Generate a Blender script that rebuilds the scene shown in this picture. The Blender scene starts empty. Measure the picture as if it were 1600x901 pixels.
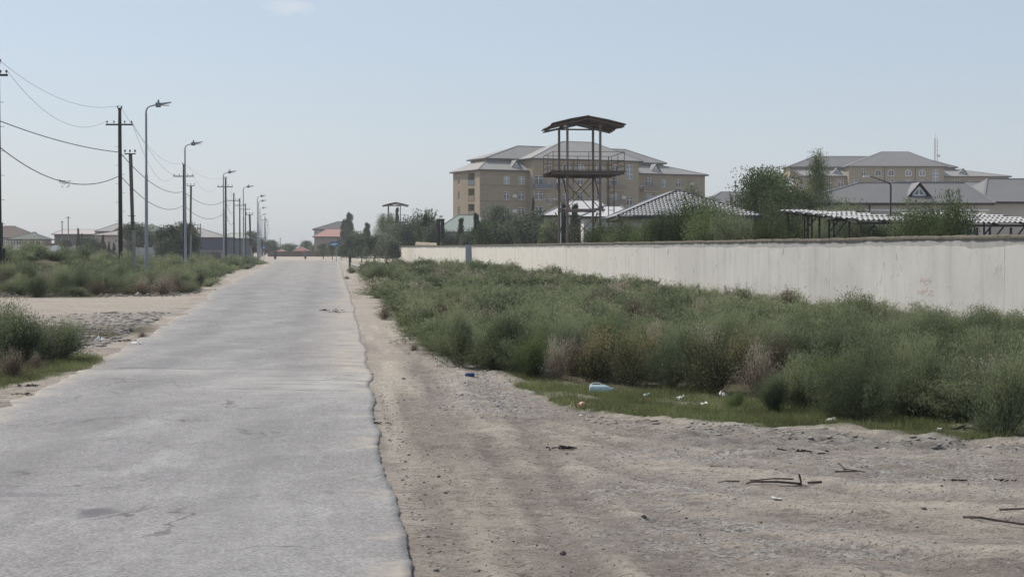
import bpy, math, random
import numpy as np
from mathutils import Vector, Matrix

S = bpy.context.scene
COL = S.collection
rnd = random.Random(7)
R = np.random.default_rng(11)

# ------------------------------------------------------------------ camera, sky, sun, exposure
F = 2400.0                      # focal length in photo pixels (photo is 1600 x 901)
CAMZ = 2.0
PITCH = math.atan(62.5 / F)
HOR = 388.0
cam = bpy.data.cameras.new("camera")
cam.sensor_width = 36; cam.lens = 36 * F / 1600
cam.clip_start = .1; cam.clip_end = 9000
co = bpy.data.objects.new("camera", cam); COL.objects.link(co)
co.location = (0, 0, CAMZ); co.rotation_euler = (math.pi / 2 - PITCH, 0, 0)
S.camera = co

SUN_EL = math.radians(50); SUN_AZ = math.radians(-54)      # azimuth clockwise from +Y
w = bpy.data.worlds.new("World"); S.world = w; w.use_nodes = True
nt = w.node_tree; nt.nodes.clear()
out = nt.nodes.new("ShaderNodeOutputWorld"); bg = nt.nodes.new("ShaderNodeBackground")
sky = nt.nodes.new("ShaderNodeTexSky"); sky.sky_type = 'NISHITA'; sky.sun_disc = False
sky.sun_elevation = SUN_EL; sky.sun_rotation = SUN_AZ
sky.air_density = 1.0; sky.dust_density = 1.2; sky.ozone_density = 2.0; sky.altitude = 0
hs = nt.nodes.new("ShaderNodeHueSaturation"); hs.inputs['Saturation'].default_value = .85
nt.links.new(sky.outputs[0], hs.inputs['Color'])
bg.inputs[1].default_value = .13
# one small wisp of cloud high on the left (azimuth -8 deg, elevation 8.9 deg)
tc = nt.nodes.new("ShaderNodeTexCoord")
cdir = Vector((-345 / F, 1, 375 / F)).normalized()
sub = nt.nodes.new("ShaderNodeVectorMath"); sub.operation = 'SUBTRACT'; sub.inputs[1].default_value = cdir
mp = nt.nodes.new("ShaderNodeVectorMath"); mp.operation = 'MULTIPLY'; mp.inputs[1].default_value = (48, 48, 190)
ln = nt.nodes.new("ShaderNodeVectorMath"); ln.operation = 'LENGTH'
nz = nt.nodes.new("ShaderNodeTexNoise"); nz.inputs['Scale'].default_value = 110; nz.inputs['Detail'].default_value = 5
ad = nt.nodes.new("ShaderNodeMath"); ad.operation = 'MULTIPLY_ADD'; ad.inputs[1].default_value = 1.6
mr = nt.nodes.new("ShaderNodeMapRange"); mr.inputs[1].default_value = 1.9; mr.inputs[2].default_value = .7
mr.inputs[3].default_value = 0; mr.inputs[4].default_value = .75
mx = nt.nodes.new("ShaderNodeMixRGB"); mx.inputs[2].default_value = (5.6, 5.9, 6.2, 1)
L = nt.links.new
L(tc.outputs['Generated'], sub.inputs[0]); L(sub.outputs[0], mp.inputs[0]); L(mp.outputs[0], ln.inputs[0])
L(tc.outputs['Generated'], nz.inputs['Vector']); L(nz.outputs['Fac'], ad.inputs[0]); L(ln.outputs['Value'], ad.inputs[2])
L(ad.outputs[0], mr.inputs[0]); veil = nt.nodes.new("ShaderNodeMixRGB"); veil.inputs[0].default_value = .55; veil.inputs[2].default_value = (3.85, 4.45, 5.35, 1)   # even summer haze over the clear sky
L(hs.outputs[0], veil.inputs[1])
L(mr.outputs[0], mx.inputs[0]); L(veil.outputs[0], mx.inputs[1])
L(mx.outputs[0], bg.inputs[0]); L(bg.outputs[0], out.inputs[0])

sl = bpy.data.lights.new("sun", 'SUN'); sl.energy = 4.0; sl.angle = math.radians(.6); sl.color = (1, .92, .82)
so = bpy.data.objects.new("sun", sl); COL.objects.link(so)
tosun = Vector((math.sin(SUN_AZ) * math.cos(SUN_EL), math.cos(SUN_AZ) * math.cos(SUN_EL), math.sin(SUN_EL)))
so.rotation_euler = tosun.to_track_quat('Z', 'Y').to_euler(); so.location = (0, 0, 60)
S.view_settings.view_transform = 'Standard'; S.view_settings.look = 'None'
S.view_settings.exposure = 0.0; S.view_settings.gamma = 1
S.cycles.volume_bounces = 2; S.cycles.max_bounces = 6; S.cycles.transparent_max_bounces = 8

# ------------------------------------------------------------------ helpers: survey (photo pixel + distance -> point in the place)
CP, SP = math.cos(PITCH), math.sin(PITCH)
def at(x, y, d):
    a = (x - 800) / F; b = -(y - 450.5) / F
    t = d / (CP + b * SP)
    return Vector((t * a, d, CAMZ + t * (b * CP - SP)))
def on_ground(x, y, z=0.0):
    a = (x - 800) / F; b = -(y - 450.5) / F
    t = (z - CAMZ) / (b * CP - SP)
    return Vector((t * a, t * (CP + b * SP), z))

# ------------------------------------------------------------------ helpers: materials
MATS = {}
def nodes(m):
    m.use_nodes = True
    return m.node_tree, m.node_tree.nodes, m.node_tree.links
def mat(name, col, rough=.85, var=.18, scale=2.0, bump=0.0, metal=0.0, spec=.3, detail=6, stretch=(1, 1, 1), col2=None):
    if name in MATS: return MATS[name]
    m = bpy.data.materials.new(name); t, n, l = nodes(m); b = n['Principled BSDF']
    b.inputs['Roughness'].default_value = rough; b.inputs['Metallic'].default_value = metal
    b.inputs['Specular IOR Level'].default_value = spec
    g = n.new('ShaderNodeNewGeometry'); mpn = n.new('ShaderNodeMapping'); mpn.inputs['Scale'].default_value = stretch
    l.new(g.outputs['Position'], mpn.inputs['Vector'])
    nzn = n.new('ShaderNodeTexNoise'); nzn.inputs['Scale'].default_value = scale; nzn.inputs['Detail'].default_value = detail
    nzn.inputs['Roughness'].default_value = .65
    l.new(mpn.outputs[0], nzn.inputs['Vector'])
    r = n.new('ShaderNodeMapRange'); r.inputs[1].default_value = .3; r.inputs[2].default_value = .7
    l.new(nzn.outputs['Fac'], r.inputs[0])
    c = n.new('ShaderNodeMixRGB')
    c.inputs[1].default_value = tuple(v * (1 - var) for v in col) + (1,)
    c2 = col2 or tuple(min(1, v * (1 + var)) for v in col)
    c.inputs[2].default_value = tuple(c2) + (1,)
    l.new(r.outputs[0], c.inputs[0])
    oi = n.new('ShaderNodeObjectInfo'); ma = n.new('ShaderNodeMath'); ma.operation = 'MULTIPLY_ADD'
    ma.inputs[1].default_value = .12; ma.inputs[2].default_value = .94
    l.new(oi.outputs['Random'], ma.inputs[0])
    mu = n.new('ShaderNodeMixRGB'); mu.blend_type = 'MULTIPLY'; mu.inputs[0].default_value = 1
    l.new(c.outputs[0], mu.inputs[1]); l.new(ma.outputs[0], mu.inputs[2]); l.new(mu.outputs[0], b.inputs['Base Color'])
    if bump:
        bp = n.new('ShaderNodeBump'); bp.inputs['Strength'].default_value = bump; bp.inputs['Distance'].default_value = .02
        l.new(nzn.outputs['Fac'], bp.inputs['Height']); l.new(bp.outputs[0], b.inputs['Normal'])
    MATS[name] = m
    return m
def leafmat(name, c1, c2, c3, trans=.35, dry=.0):
    if name in MATS: return MATS[name]
    m = bpy.data.materials.new(name); t, n, l = nodes(m); n.remove(n['Principled BSDF'])
    o = n['Material Output']
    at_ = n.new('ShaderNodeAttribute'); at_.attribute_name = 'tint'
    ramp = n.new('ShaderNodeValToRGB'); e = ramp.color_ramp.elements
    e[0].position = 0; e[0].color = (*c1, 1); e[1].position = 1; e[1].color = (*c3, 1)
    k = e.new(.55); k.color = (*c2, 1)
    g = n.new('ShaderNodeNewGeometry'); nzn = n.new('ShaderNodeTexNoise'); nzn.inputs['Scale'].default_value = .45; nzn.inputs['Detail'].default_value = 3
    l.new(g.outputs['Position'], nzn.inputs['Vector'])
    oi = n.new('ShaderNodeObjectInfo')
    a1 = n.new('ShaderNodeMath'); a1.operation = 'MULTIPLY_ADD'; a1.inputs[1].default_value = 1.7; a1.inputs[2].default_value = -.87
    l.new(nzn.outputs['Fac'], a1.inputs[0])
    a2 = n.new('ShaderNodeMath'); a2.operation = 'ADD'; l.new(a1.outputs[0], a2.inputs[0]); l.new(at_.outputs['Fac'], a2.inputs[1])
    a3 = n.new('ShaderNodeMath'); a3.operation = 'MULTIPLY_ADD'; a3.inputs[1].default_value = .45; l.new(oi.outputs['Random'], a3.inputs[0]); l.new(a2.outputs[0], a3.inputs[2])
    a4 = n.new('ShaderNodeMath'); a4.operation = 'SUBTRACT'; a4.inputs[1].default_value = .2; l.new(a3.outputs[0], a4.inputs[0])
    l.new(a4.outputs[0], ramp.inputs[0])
    d = n.new('ShaderNodeBsdfDiffuse'); tr = n.new('ShaderNodeBsdfTranslucent'); mxs = n.new('ShaderNodeMixShader'); mxs.inputs[0].default_value = trans
    l.new(ramp.outputs[0], d.inputs[0]); l.new(ramp.outputs[0], tr.inputs[0]); l.new(d.outputs[0], mxs.inputs[1]); l.new(tr.outputs[0], mxs.inputs[2])
    l.new(mxs.outputs[0], o.inputs[0]); MATS[name] = m
    return m

# ------------------------------------------------------------------ helpers: objects
def tag(o, label=None, cat=None, group=None, kind=None):
    if label: o['label'] = label
    if cat: o['category'] = cat
    if group: o['group'] = group
    if kind: o['kind'] = kind
    return o
def empty(name, loc, rz=0, label=None, cat=None, group=None):
    o = bpy.data.objects.new(name, None); COL.objects.link(o); o.empty_display_size = .2
    o.location = loc; o.rotation_euler = (0, 0, rz)
    return tag(o, label, cat, group)
def link(name, me, parent=None, loc=None):
    o = bpy.data.objects.new(name, me); COL.objects.link(o)
    if parent is not None: o.parent = parent
    if loc is not None: o.location = loc
    return o
def copy_tree(o, parent=None):
    c = o.copy(); COL.objects.link(c); c.parent = parent
    for ch in list(o.children): copy_tree(ch, c)
    return c
class MB:
    def __init__(s): s.v = []; s.f = []
    def add(s, vs, fs):
        k = len(s.v); s.v += [tuple(p) for p in vs]; s.f += [tuple(i + k for i in f) for f in fs]; return s
    def box(s, x0, x1, y0, y1, z0, z1):
        return s.add([(x0, y0, z0), (x1, y0, z0), (x1, y1, z0), (x0, y1, z0), (x0, y0, z1), (x1, y0, z1), (x1, y1, z1), (x0, y1, z1)],
                     [(0, 3, 2, 1), (4, 5, 6, 7), (0, 1, 5, 4), (1, 2, 6, 5), (2, 3, 7, 6), (3, 0, 4, 7)])
    def bar(s, a, b, w, h=None):
        a = Vector(a); b = Vector(b); h = h or w; d = (b - a).normalized()
        up = Vector((0, 0, 1)) if abs(d.z) < .95 else Vector((0, 1, 0))
        x = d.cross(up).normalized() * w / 2; y = x.cross(d).normalized() * h / 2
        q = [a - x - y, a + x - y, a + x + y, a - x + y, b - x - y, b + x - y, b + x + y, b - x + y]
        return s.add(q, [(0, 1, 2, 3), (7, 6, 5, 4), (0, 4, 5, 1), (1, 5, 6, 2), (2, 6, 7, 3), (3, 7, 4, 0)])
    def tube(s, pts, rad, n=6, cap=True):
        pts = [Vector(p) for p in pts]
        if not hasattr(rad, '__len__'): rad = [rad] * len(pts)
        k = len(s.v); px = None
        for i, p in enumerate(pts):
            d = (pts[min(i + 1, len(pts) - 1)] - pts[max(i - 1, 0)]).normalized()
            if px is None: px = d.cross(Vector((0, 0, 1)) if abs(d.z) < .9 else Vector((1, 0, 0))).normalized()
            else: px = (px - d * px.dot(d)).normalized()
            py = d.cross(px)
            for j in range(n):
                a = 2 * math.pi * j / n
                s.v.append(tuple(p + (px * math.cos(a) + py * math.sin(a)) * rad[i]))
        for i in range(len(pts) - 1):
            for j in range(n):
                j2 = (j + 1) % n
                s.f.append((k + i * n + j, k + i * n + j2, k + (i + 1) * n + j2, k + (i + 1) * n + j))
        if cap:
            s.f.append(tuple(k + j for j in range(n))[::-1]); s.f.append(tuple(k + (len(pts) - 1) * n + j for j in range(n)))
        return s
    def lathe(s, prof, n=16, c=(0, 0, 0)):
        k = len(s.v)
        for r, z in prof:
            for j in range(n):
                a = 2 * math.pi * j / n; s.v.append((c[0] + r * math.cos(a), c[1] + r * math.sin(a), c[2] + z))
        for i in range(len(prof) - 1):
            for j in range(n):
                j2 = (j + 1) % n; s.f.append((k + i * n + j, k + i * n + j2, k + (i + 1) * n + j2, k + (i + 1) * n + j))
        return s
    def mesh(s, name, m, smooth=False):
        me = bpy.data.meshes.new(name); me.from_pydata(s.v, [], s.f); me.materials.append(m)
        if smooth: me.polygons.foreach_set('use_smooth', [True] * len(me.polygons))
        me.update(); return me
    def build(s, name, m, parent=None, smooth=False): return link(name, s.mesh(name, m, smooth), parent)

def np_mesh(name, V, Fa, m, tint=None, smooth=False):
    """V (n,3), Fa (k,c) constant corner count"""
    me = bpy.data.meshes.new(name); n = len(V); k, c = Fa.shape
    me.vertices.add(n); me.vertices.foreach_set('co', V.astype(np.float32).ravel())
    me.loops.add(k * c); me.loops.foreach_set('vertex_index', Fa.astype(np.int32).ravel())
    me.polygons.add(k); me.polygons.foreach_set('loop_start', np.arange(0, k * c, c, dtype=np.int32))
    me.polygons.foreach_set('loop_total', np.full(k, c, dtype=np.int32))
    if smooth: me.polygons.foreach_set('use_smooth', np.ones(k, dtype=bool))
    me.update(calc_edges=True)
    if tint is not None:
        a = me.attributes.new('tint', 'FLOAT', 'FACE'); a.data.foreach_set('value', tint.astype(np.float32))
    me.materials.append(m); return me

# value noise on arrays
_P = R.random((256, 256))
def vnoise(x, y):
    xi = np.floor(x).astype(int); yi = np.floor(y).astype(int); fx = x - xi; fy = y - yi
    fx = fx * fx * (3 - 2 * fx); fy = fy * fy * (3 - 2 * fy)
    g = lambda a, b: _P[a & 255, b & 255]
    return (g(xi, yi) * (1 - fx) + g(xi + 1, yi) * fx) * (1 - fy) + (g(xi, yi + 1) * (1 - fx) + g(xi + 1, yi + 1) * fx) * fy
def fbm(x, y, o=4):
    s = 0; a = .5; t = 0
    for i in range(o):
        s = s + a * vnoise(x * 2 ** i + 17 * i, y * 2 ** i + 31 * i); t += a; a *= .55
    return s / t
def sm(a, b, x):
    t = np.clip((x - a) / (b - a), 0, 1); return t * t * (3 - 2 * t)

# ------------------------------------------------------------------ the lie of the land
RE_L = np.array([(-60, -2.5), (9.4, -5.4), (15.4, -5.8), (19.05, -6.35), (26.4, -7.15), (33.8, -8.2), (47, -10), (66.7, -13.2), (102, -18.2), (160, -26.0), (235, -36.5), (262, -41)])
RE_R = np.array([(-60, 1.6), (9.36, -.54), (12.24, -.918), (15.4, -1.28), (19.05, -1.68), (23.8, -2.2), (29.6, -2.84), (42.9, -4.34), (66.7, -7.03), (114, -12.5), (178, -19.8), (235, -26.4), (262, -30)])
def xl(Y): return np.interp(Y, RE_L[:, 0], RE_L[:, 1])
def xr(Y): return np.interp(Y, RE_R[:, 0], RE_R[:, 1])
def wall_x(Y): return np.where(Y < 150, 16.44 - .1363 * Y, np.where(Y < 215, -4 - (Y - 150) * .186, -16.1 - (Y - 215) * .22))
def base_z(X, Y):
    X = np.asarray(X, float); Y = np.asarray(Y, float)
    z = (fbm(X * .12, Y * .12, 3) - .5) * .22 * sm(2, 8, np.minimum(np.abs(X - xl(Y)), np.abs(X - xr(Y)))) * ((X < xl(Y)) | (X > xr(Y)))
    # mound of spoil under the scrub on the left
    mound = sm(0, 9, -21 - X + (Y - 64) * -.02) * sm(63, 76, Y) * (1 - sm(105, 150, Y))
    z = z + mound * (.75 + .95 * fbm(X * .16 + 3, Y * .16, 3)) + .55 * np.exp(-((X + 26.5) / 4.5) ** 2 - ((Y - 88) / 9) ** 2)
    # scrub bank on the right rises a little behind the grass
    bank = sm(0, 3.5, X - bank_x(Y)) * sm(17, 22, Y) * (1 - sm(2, 6, X - wall_x(Y)))
    z = z + bank * .06
    return z
# left edge of the scrub on the right-hand side
BX = np.array([(16, 30), (16.9, 6.5), (17.5, 5.0), (19, 2.8), (21, 1.0), (23, .1), (25, -.6), (28, -1.5), (32.7, -2.3), (38, -2.9), (47, -3.9), (60, -5.4), (77, -7.2), (105, -10.2), (130, -13), (150, -14.2), (170, -15)])
def bank_x(Y): return np.interp(Y, BX[:, 0], BX[:, 1])
def gz(X, Y): return float(base_z(np.array([X]), np.array([Y]))[0])

def axis(segs):
    o = []
    for a, b, st in segs: o += list(np.arange(a, b - 1e-6, st))
    o.append(segs[-1][1]); return np.array(o)
xs = axis([(-1600, -200, 140), (-200, -60, 10), (-60, -24, 1.0), (-24, -10, .35), (-10, 10.5, .075), (10.5, 24, .4), (24, 60, 2), (60, 200, 10), (200, 1600, 140)])
ys = axis([(-60, 4, 4), (4, 8, .3), (8, 27, .07), (27, 48, .22), (48, 80, .6), (80, 160, 2), (160, 400, 10), (400, 4200, 200)])
GX, GY = np.meshgrid(xs, ys)
Z = base_z(GX, GY)
offroad = ((GX < xl(GY)) | (GX > xr(GY))).astype(float)
edge = np.minimum(np.abs(GX - xl(GY)), np.abs(GX - xr(GY)))
near = (1 - sm(26, 34, GY)) * (np.abs(GX) < 11)
# the turned-up, rutted earth across the right-hand lot
ru = GY - (15.1 + .9 * np.exp(-((GX - 3) / 3.0) ** 2) + .05 * (GX - 3))          # a band curving across, deeper near the grass
wob = fbm(GX * .5, GY * .5, 3) * 1.5
rutband = np.exp(-(ru / 1.3) ** 2) * sm(.5, 2.5, GX)
rut = np.sin((GY + wob) * 9) * .022 * rutband + (fbm(GX * 1.6, GY * 6, 4) - .5) * .26 * rutband
relief = ((fbm(GX * 3, GY * 6, 4) - .5) * .06 + (fbm(GX * 9, GY * 13, 2) - .5) * .036 + (fbm(GX * .9, GY * 3.3, 3) - .5) * .05) * sm(0, .5, np.abs(GX - xr(GY)))
rub = np.exp(-((GX + 9.2) / 3) ** 2) * sm(31, 35, GY) * (1 - sm(46, 52, GY)) * (GX < xl(GY) - .4)       # broken crust left of the road
gfl = np.interp(GX, [-.5, 0, .4, 1.2, 2, 3, 4.2, 6, 9], [25, 23, 21, 19.2, 18.3, 17.6, 17.2, 16.7, 16.4])
lotd = gfl - GY
b1 = fbm(lotd * 1.9 + 40, GX * .22 + 7, 4); b2 = fbm((GX - xr(GY)) * 2.3 + 11, GY * .16 + 3, 4)
bw = sm(1.2, 3.2, GX - xr(GY))
band = b2 * (1 - bw) + b1 * bw
Z = Z + offroad * near * (band - .5) * .14 * sm(0, .6, GX - xr(GY))
Z = Z + offroad * (near * (relief + rut)) + rub * (fbm(GX * 1.7, GY * 1.7, 3) - .5) * .22
# the road lies a hand's breadth proud of the lot
Z = Z - (1 - offroad) * .07 * sm(.03 + .012 * np.maximum(GY - 8, 0), .12 + .03 * np.maximum(GY - 8, 0), edge) - offroad * .006 * (GX > xr(GY)) * (1 - sm(.05, .5, np.abs(GX - xr(GY)))) * (GY < 30)
nY, nX = GX.shape
idx = np.arange(nX * nY).reshape(nY, nX)
Fg = np.stack([idx[:-1, :-1], idx[:-1, 1:], idx[1:, 1:], idx[1:, :-1]], -1).reshape(-1, 4)
Vg = np.stack([GX, GY, Z], -1).reshape(-1, 3)

def groundmat():
    m = bpy.data.materials.new('ground_earth'); t, n, l = nodes(m); b = n['Principled BSDF']
    b.inputs['Roughness'].default_value = .95; b.inputs['Specular IOR Level'].default_value = .15
    g = n.new('ShaderNodeNewGeometry')
    def noise(sc, det=6, st=(1, 1, 1), ro=.6):
        mpn = n.new('ShaderNodeMapping'); mpn.inputs['Scale'].default_value = st; l.new(g.outputs['Position'], mpn.inputs[0])
        q = n.new('ShaderNodeTexNoise'); q.inputs['Scale'].default_value = sc; q.inputs['Detail'].default_value = det; q.inputs['Roughness'].default_value = ro
        l.new(mpn.outputs[0], q.inputs['Vector']); return q.outputs['Fac']
    def rng(s, a, b_, c=0, d=1):
        q = n.new('ShaderNodeMapRange'); q.inputs[1].default_value = a; q.inputs[2].default_value = b_; q.inputs[3].default_value = c; q.inputs[4].default_value = d
        l.new(s, q.inputs[0]); return q.outputs[0]
    def mix(f, a, b_, mode='MIX'):
        q = n.new('ShaderNodeMixRGB'); q.blend_type = mode
        for i, s in ((0, f), (1, a), (2, b_)):
            if isinstance(s, tuple): q.inputs[i].default_value = s
            elif isinstance(s, float): q.inputs[i].default_value = s
            else: l.new(s, q.inputs[i])
        return q.outputs[0]
    def attr(nm):
        q = n.new('ShaderNodeAttribute'); q.attribute_name = nm; return q.outputs['Fac']
    def mul(a, b_):
        q = n.new('ShaderNodeMath'); q.operation = 'MULTIPLY'
        for i, s in ((0, a), (1, b_)):
            if isinstance(s, float): q.inputs[i].default_value = s
            else: l.new(s, q.inputs[i])
        return q.outputs[0]
    base = mix(rng(noise(.55, 8, (.45, 1, 1)), .36, .62), (.28, .242, .205, 1), (.475, .42, .355, 1))
    base = mix(rng(noise(1.7, 8, (.35, 2.2, 1), .7), .5, .7), base, (.50, .46, .40, 1))
    base = mix(rng(noise(2.3, 7, (.5, 1.6, 1), .7), .52, .68, 0, .85), base, (.17, .14, .12, 1))
    base = mix(mul(attr('pale'), rng(noise(2.0, 5), .3, .6, .4, 1)), base, (.43, .38, .315, 1))
    base = mix(rng(noise(7, 7, (.45, 1.5, 1), .75), .53, .62, 0, .55), base, (.14, .12, .105, 1))
    base = mix(rng(noise(11, 6, (.4, 1.8, 1), .75), .56, .66, 0, .6), base, (.50, .465, .41, 1))
    bd = attr('band')
    base = mix(rng(bd, .47, .34, 0, .6), base, (.22, .192, .167, 1))
    base = mix(mul(rng(bd, .50, .62, 0, .95), rng(noise(3, 6, (.5, 1, 1), .7), .35, .55, .3, 1)), base, (.50, .45, .375, 1))
    base = mix(rng(noise(17, 5, (.5, 1.1, 1), .8), .55, .61, 0, .6), base, (.12, .105, .09, 1))
    base = mix(rng(noise(24, 4, (.5, 1.1, 1), .8), .57, .63, 0, .6), base, (.56, .52, .46, 1))
    # gravel speckle
    v = n.new('ShaderNodeTexVoronoi'); v.inputs['Scale'].default_value = 38; l.new(g.outputs['Position'], v.inputs['Vector'])
    sp = n.new('ShaderNodeSeparateColor'); l.new(v.outputs['Color'], sp.inputs[0])
    gr = mix(rng(sp.outputs[0], .0, 1.0), (.15, .14, .13, 1), (.50, .475, .44, 1))
    base = mix(mul(attr('gravel'), rng(noise(3.5, 6), .42, .56)), base, gr)
    # scattered dark crumbs
    base = mix(rng(noise(21, 3, (.8, 1.4, 1), .8), .60, .67, 0, .8), base, (.09, .08, .072, 1))
    base = mix(rng(noise(45, 2, (1, 1, 1), .8), .62, .7, 0, .5), base, (.50, .46, .41, 1))
    base = mix(attr('ashen'), base, mix(rng(noise(5, 6), .35, .65), (.12, .11, .10, 1), (.42, .40, .365, 1)))
    base = mix(mul(attr('soil'), rng(noise(1.5, 5), .3, .5, .7, 1)), base, mix(rng(noise(6, 5), .35, .65), (.06, .055, .035, 1), (.13, .115, .07, 1)))
    base = mix(attr('turf'), base, mix(rng(noise(4, 5), .35, .65), (.05, .06, .025, 1), (.095, .115, .04, 1)))
    l.new(base, b.inputs['Base Color'])
    bp = n.new('ShaderNodeBump'); bp.inputs['Strength'].default_value = 1; bp.inputs['Distance'].default_value = .06
    hsum = n.new('ShaderNodeMath'); hsum.operation = 'ADD'; l.new(noise(6, 9, (.6, 1.2, 1), .8), hsum.inputs[0]); l.new(mul(noise(50, 3), .35), hsum.inputs[1])
    l.new(hsum.outputs[0], bp.inputs['Height']); l.new(bp.outputs[0], b.inputs['Normal'])
    return m
me = np_mesh('ground', Vg, Fg, groundmat(), smooth=True)
def vattr(me, nm, arr):
    a = me.attributes.new(nm, 'FLOAT', 'POINT'); a.data.foreach_set('value', arr.astype(np.float32).ravel())
# dusty wheel path beside the asphalt
TP = [on_ground(*p) for p in ((572, 470), (590, 520), (612, 570), (632, 620), (655, 670), (690, 730), (735, 800), (790, 880), (850, 960))]
ty = np.array([p.y for p in TP])[::-1]; tx = np.array([p.x for p in TP])[::-1]
pale = np.exp(-((GX - np.interp(GY, ty, tx)) / (.13 + .012 * GY)) ** 2) * (GY < 70) * offroad
pale = np.maximum(pale, .8 * sm(43, 49, GY) * (1 - sm(60, 64, GY)) * (GX < xl(GY) - .5))
pale = np.maximum(pale, (GY > 262) * (GY < 420) * (np.abs(GX + 38) < 60) * 1.0)
vattr(me, 'pale', pale)
def blob(x, y, rx, ry):
    p = on_ground(x, y); return np.exp(-(((GX - p.x) / rx) ** 2 + ((GY - p.y) / ry) ** 2) ** 1.5)
grav = np.maximum.reduce([blob(1130, 835, 1.1, .7), blob(1040, 765, .8, .9), blob(1480, 735, 1.6, 1.5), blob(1250, 860, 1.0, .5), blob(1090, 710, 1, .7), blob(1400, 720, 1, .8)])
gs = np.exp(-((GX - (np.interp(GY, ty, tx) + .6 + .03 * GY)) / (.3 + .015 * GY)) ** 2) * sm(17.5, 19.5, GY) * (1 - sm(70, 90, GY))
vattr(me, 'gravel', np.clip(np.maximum(grav, gs) * offroad, 0, 1))
vattr(me, 'ashen', np.clip(rutband * sm(.3, .6, fbm(GX * 1.2, GY * 4, 4)) * .8 + rub * sm(.42, .55, fbm(GX * 1.5, GY * 1.5, 3)), 0, 1))
nb = (fbm(GX * .9, GY * .9, 3) - .5) * 1.6
soil = sm(-.2, .8, GX - bank_x(GY) + nb) * (GX < wall_x(GY) + 30) * sm(16.5, 17.5, GY)
soil = np.maximum(soil, sm(0, 2, -15.5 - GX + nb - (GY - 63) * .16) * sm(61.5, 64.5, GY + nb) * (1 - sm(230, 260, GY)))
soil = np.maximum(soil, sm(0, 1, -8.4 - GX + nb * .5) * sm(23, 25, GY) * (1 - sm(38, 41, GY)))
vattr(me, 'soil', np.clip(soil, 0, 1))
vattr(me, 'band', band * (GX > xr(GY)) * (GY < 40) + .5 * ((GX <= xr(GY)) | (GY >= 40)))
# grass verge in front of the scrub, and the patch on the left
GF = [on_ground(*p) for p in ((790, 597), (850, 622), (900, 640), (1000, 652), (1100, 660), (1200, 668), (1300, 672), (1450, 680), (1600, 685), (1900, 690))]
gfx = np.array([p.x for p in GF]); gfy = np.array([p.y for p in GF])
def grass_front(X): return np.interp(X, gfx, gfy)
def turf_mask(X, Y):
    wv = (fbm(X * 2, Y * 2, 3) - .5) * .9
    a = sm(0, .25, Y - grass_front(X) + wv * .5) * sm(-.15, .2, X + .05) * (1 - sm(2.6, 4.2, Y - grass_front(X) + wv)) * (X < 9) * (.35 + .65 * sm(.3, .5, fbm(X * 1.3 + 9, Y * 1.3, 3)))
    lx = np.interp(Y, [18.5, 20, 22, 24, 26, 28, 30], [-7.4, -7.3, -6.95, -6.75, -6.7, -7.1, -8.2])
    b = sm(0, .35, lx - X + wv * .4 - .25) * sm(18.3, 19.3, Y) * (1 - sm(27.5, 30, Y))
    return np.maximum(a, b)
vattr(me, 'turf', np.clip(turf_mask(GX, GY), 0, 1))
tag(link('ground', me), 'dusty tan earth with ruts, gravel patches and crumbs beside the asphalt', None, None, 'structure')

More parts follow.
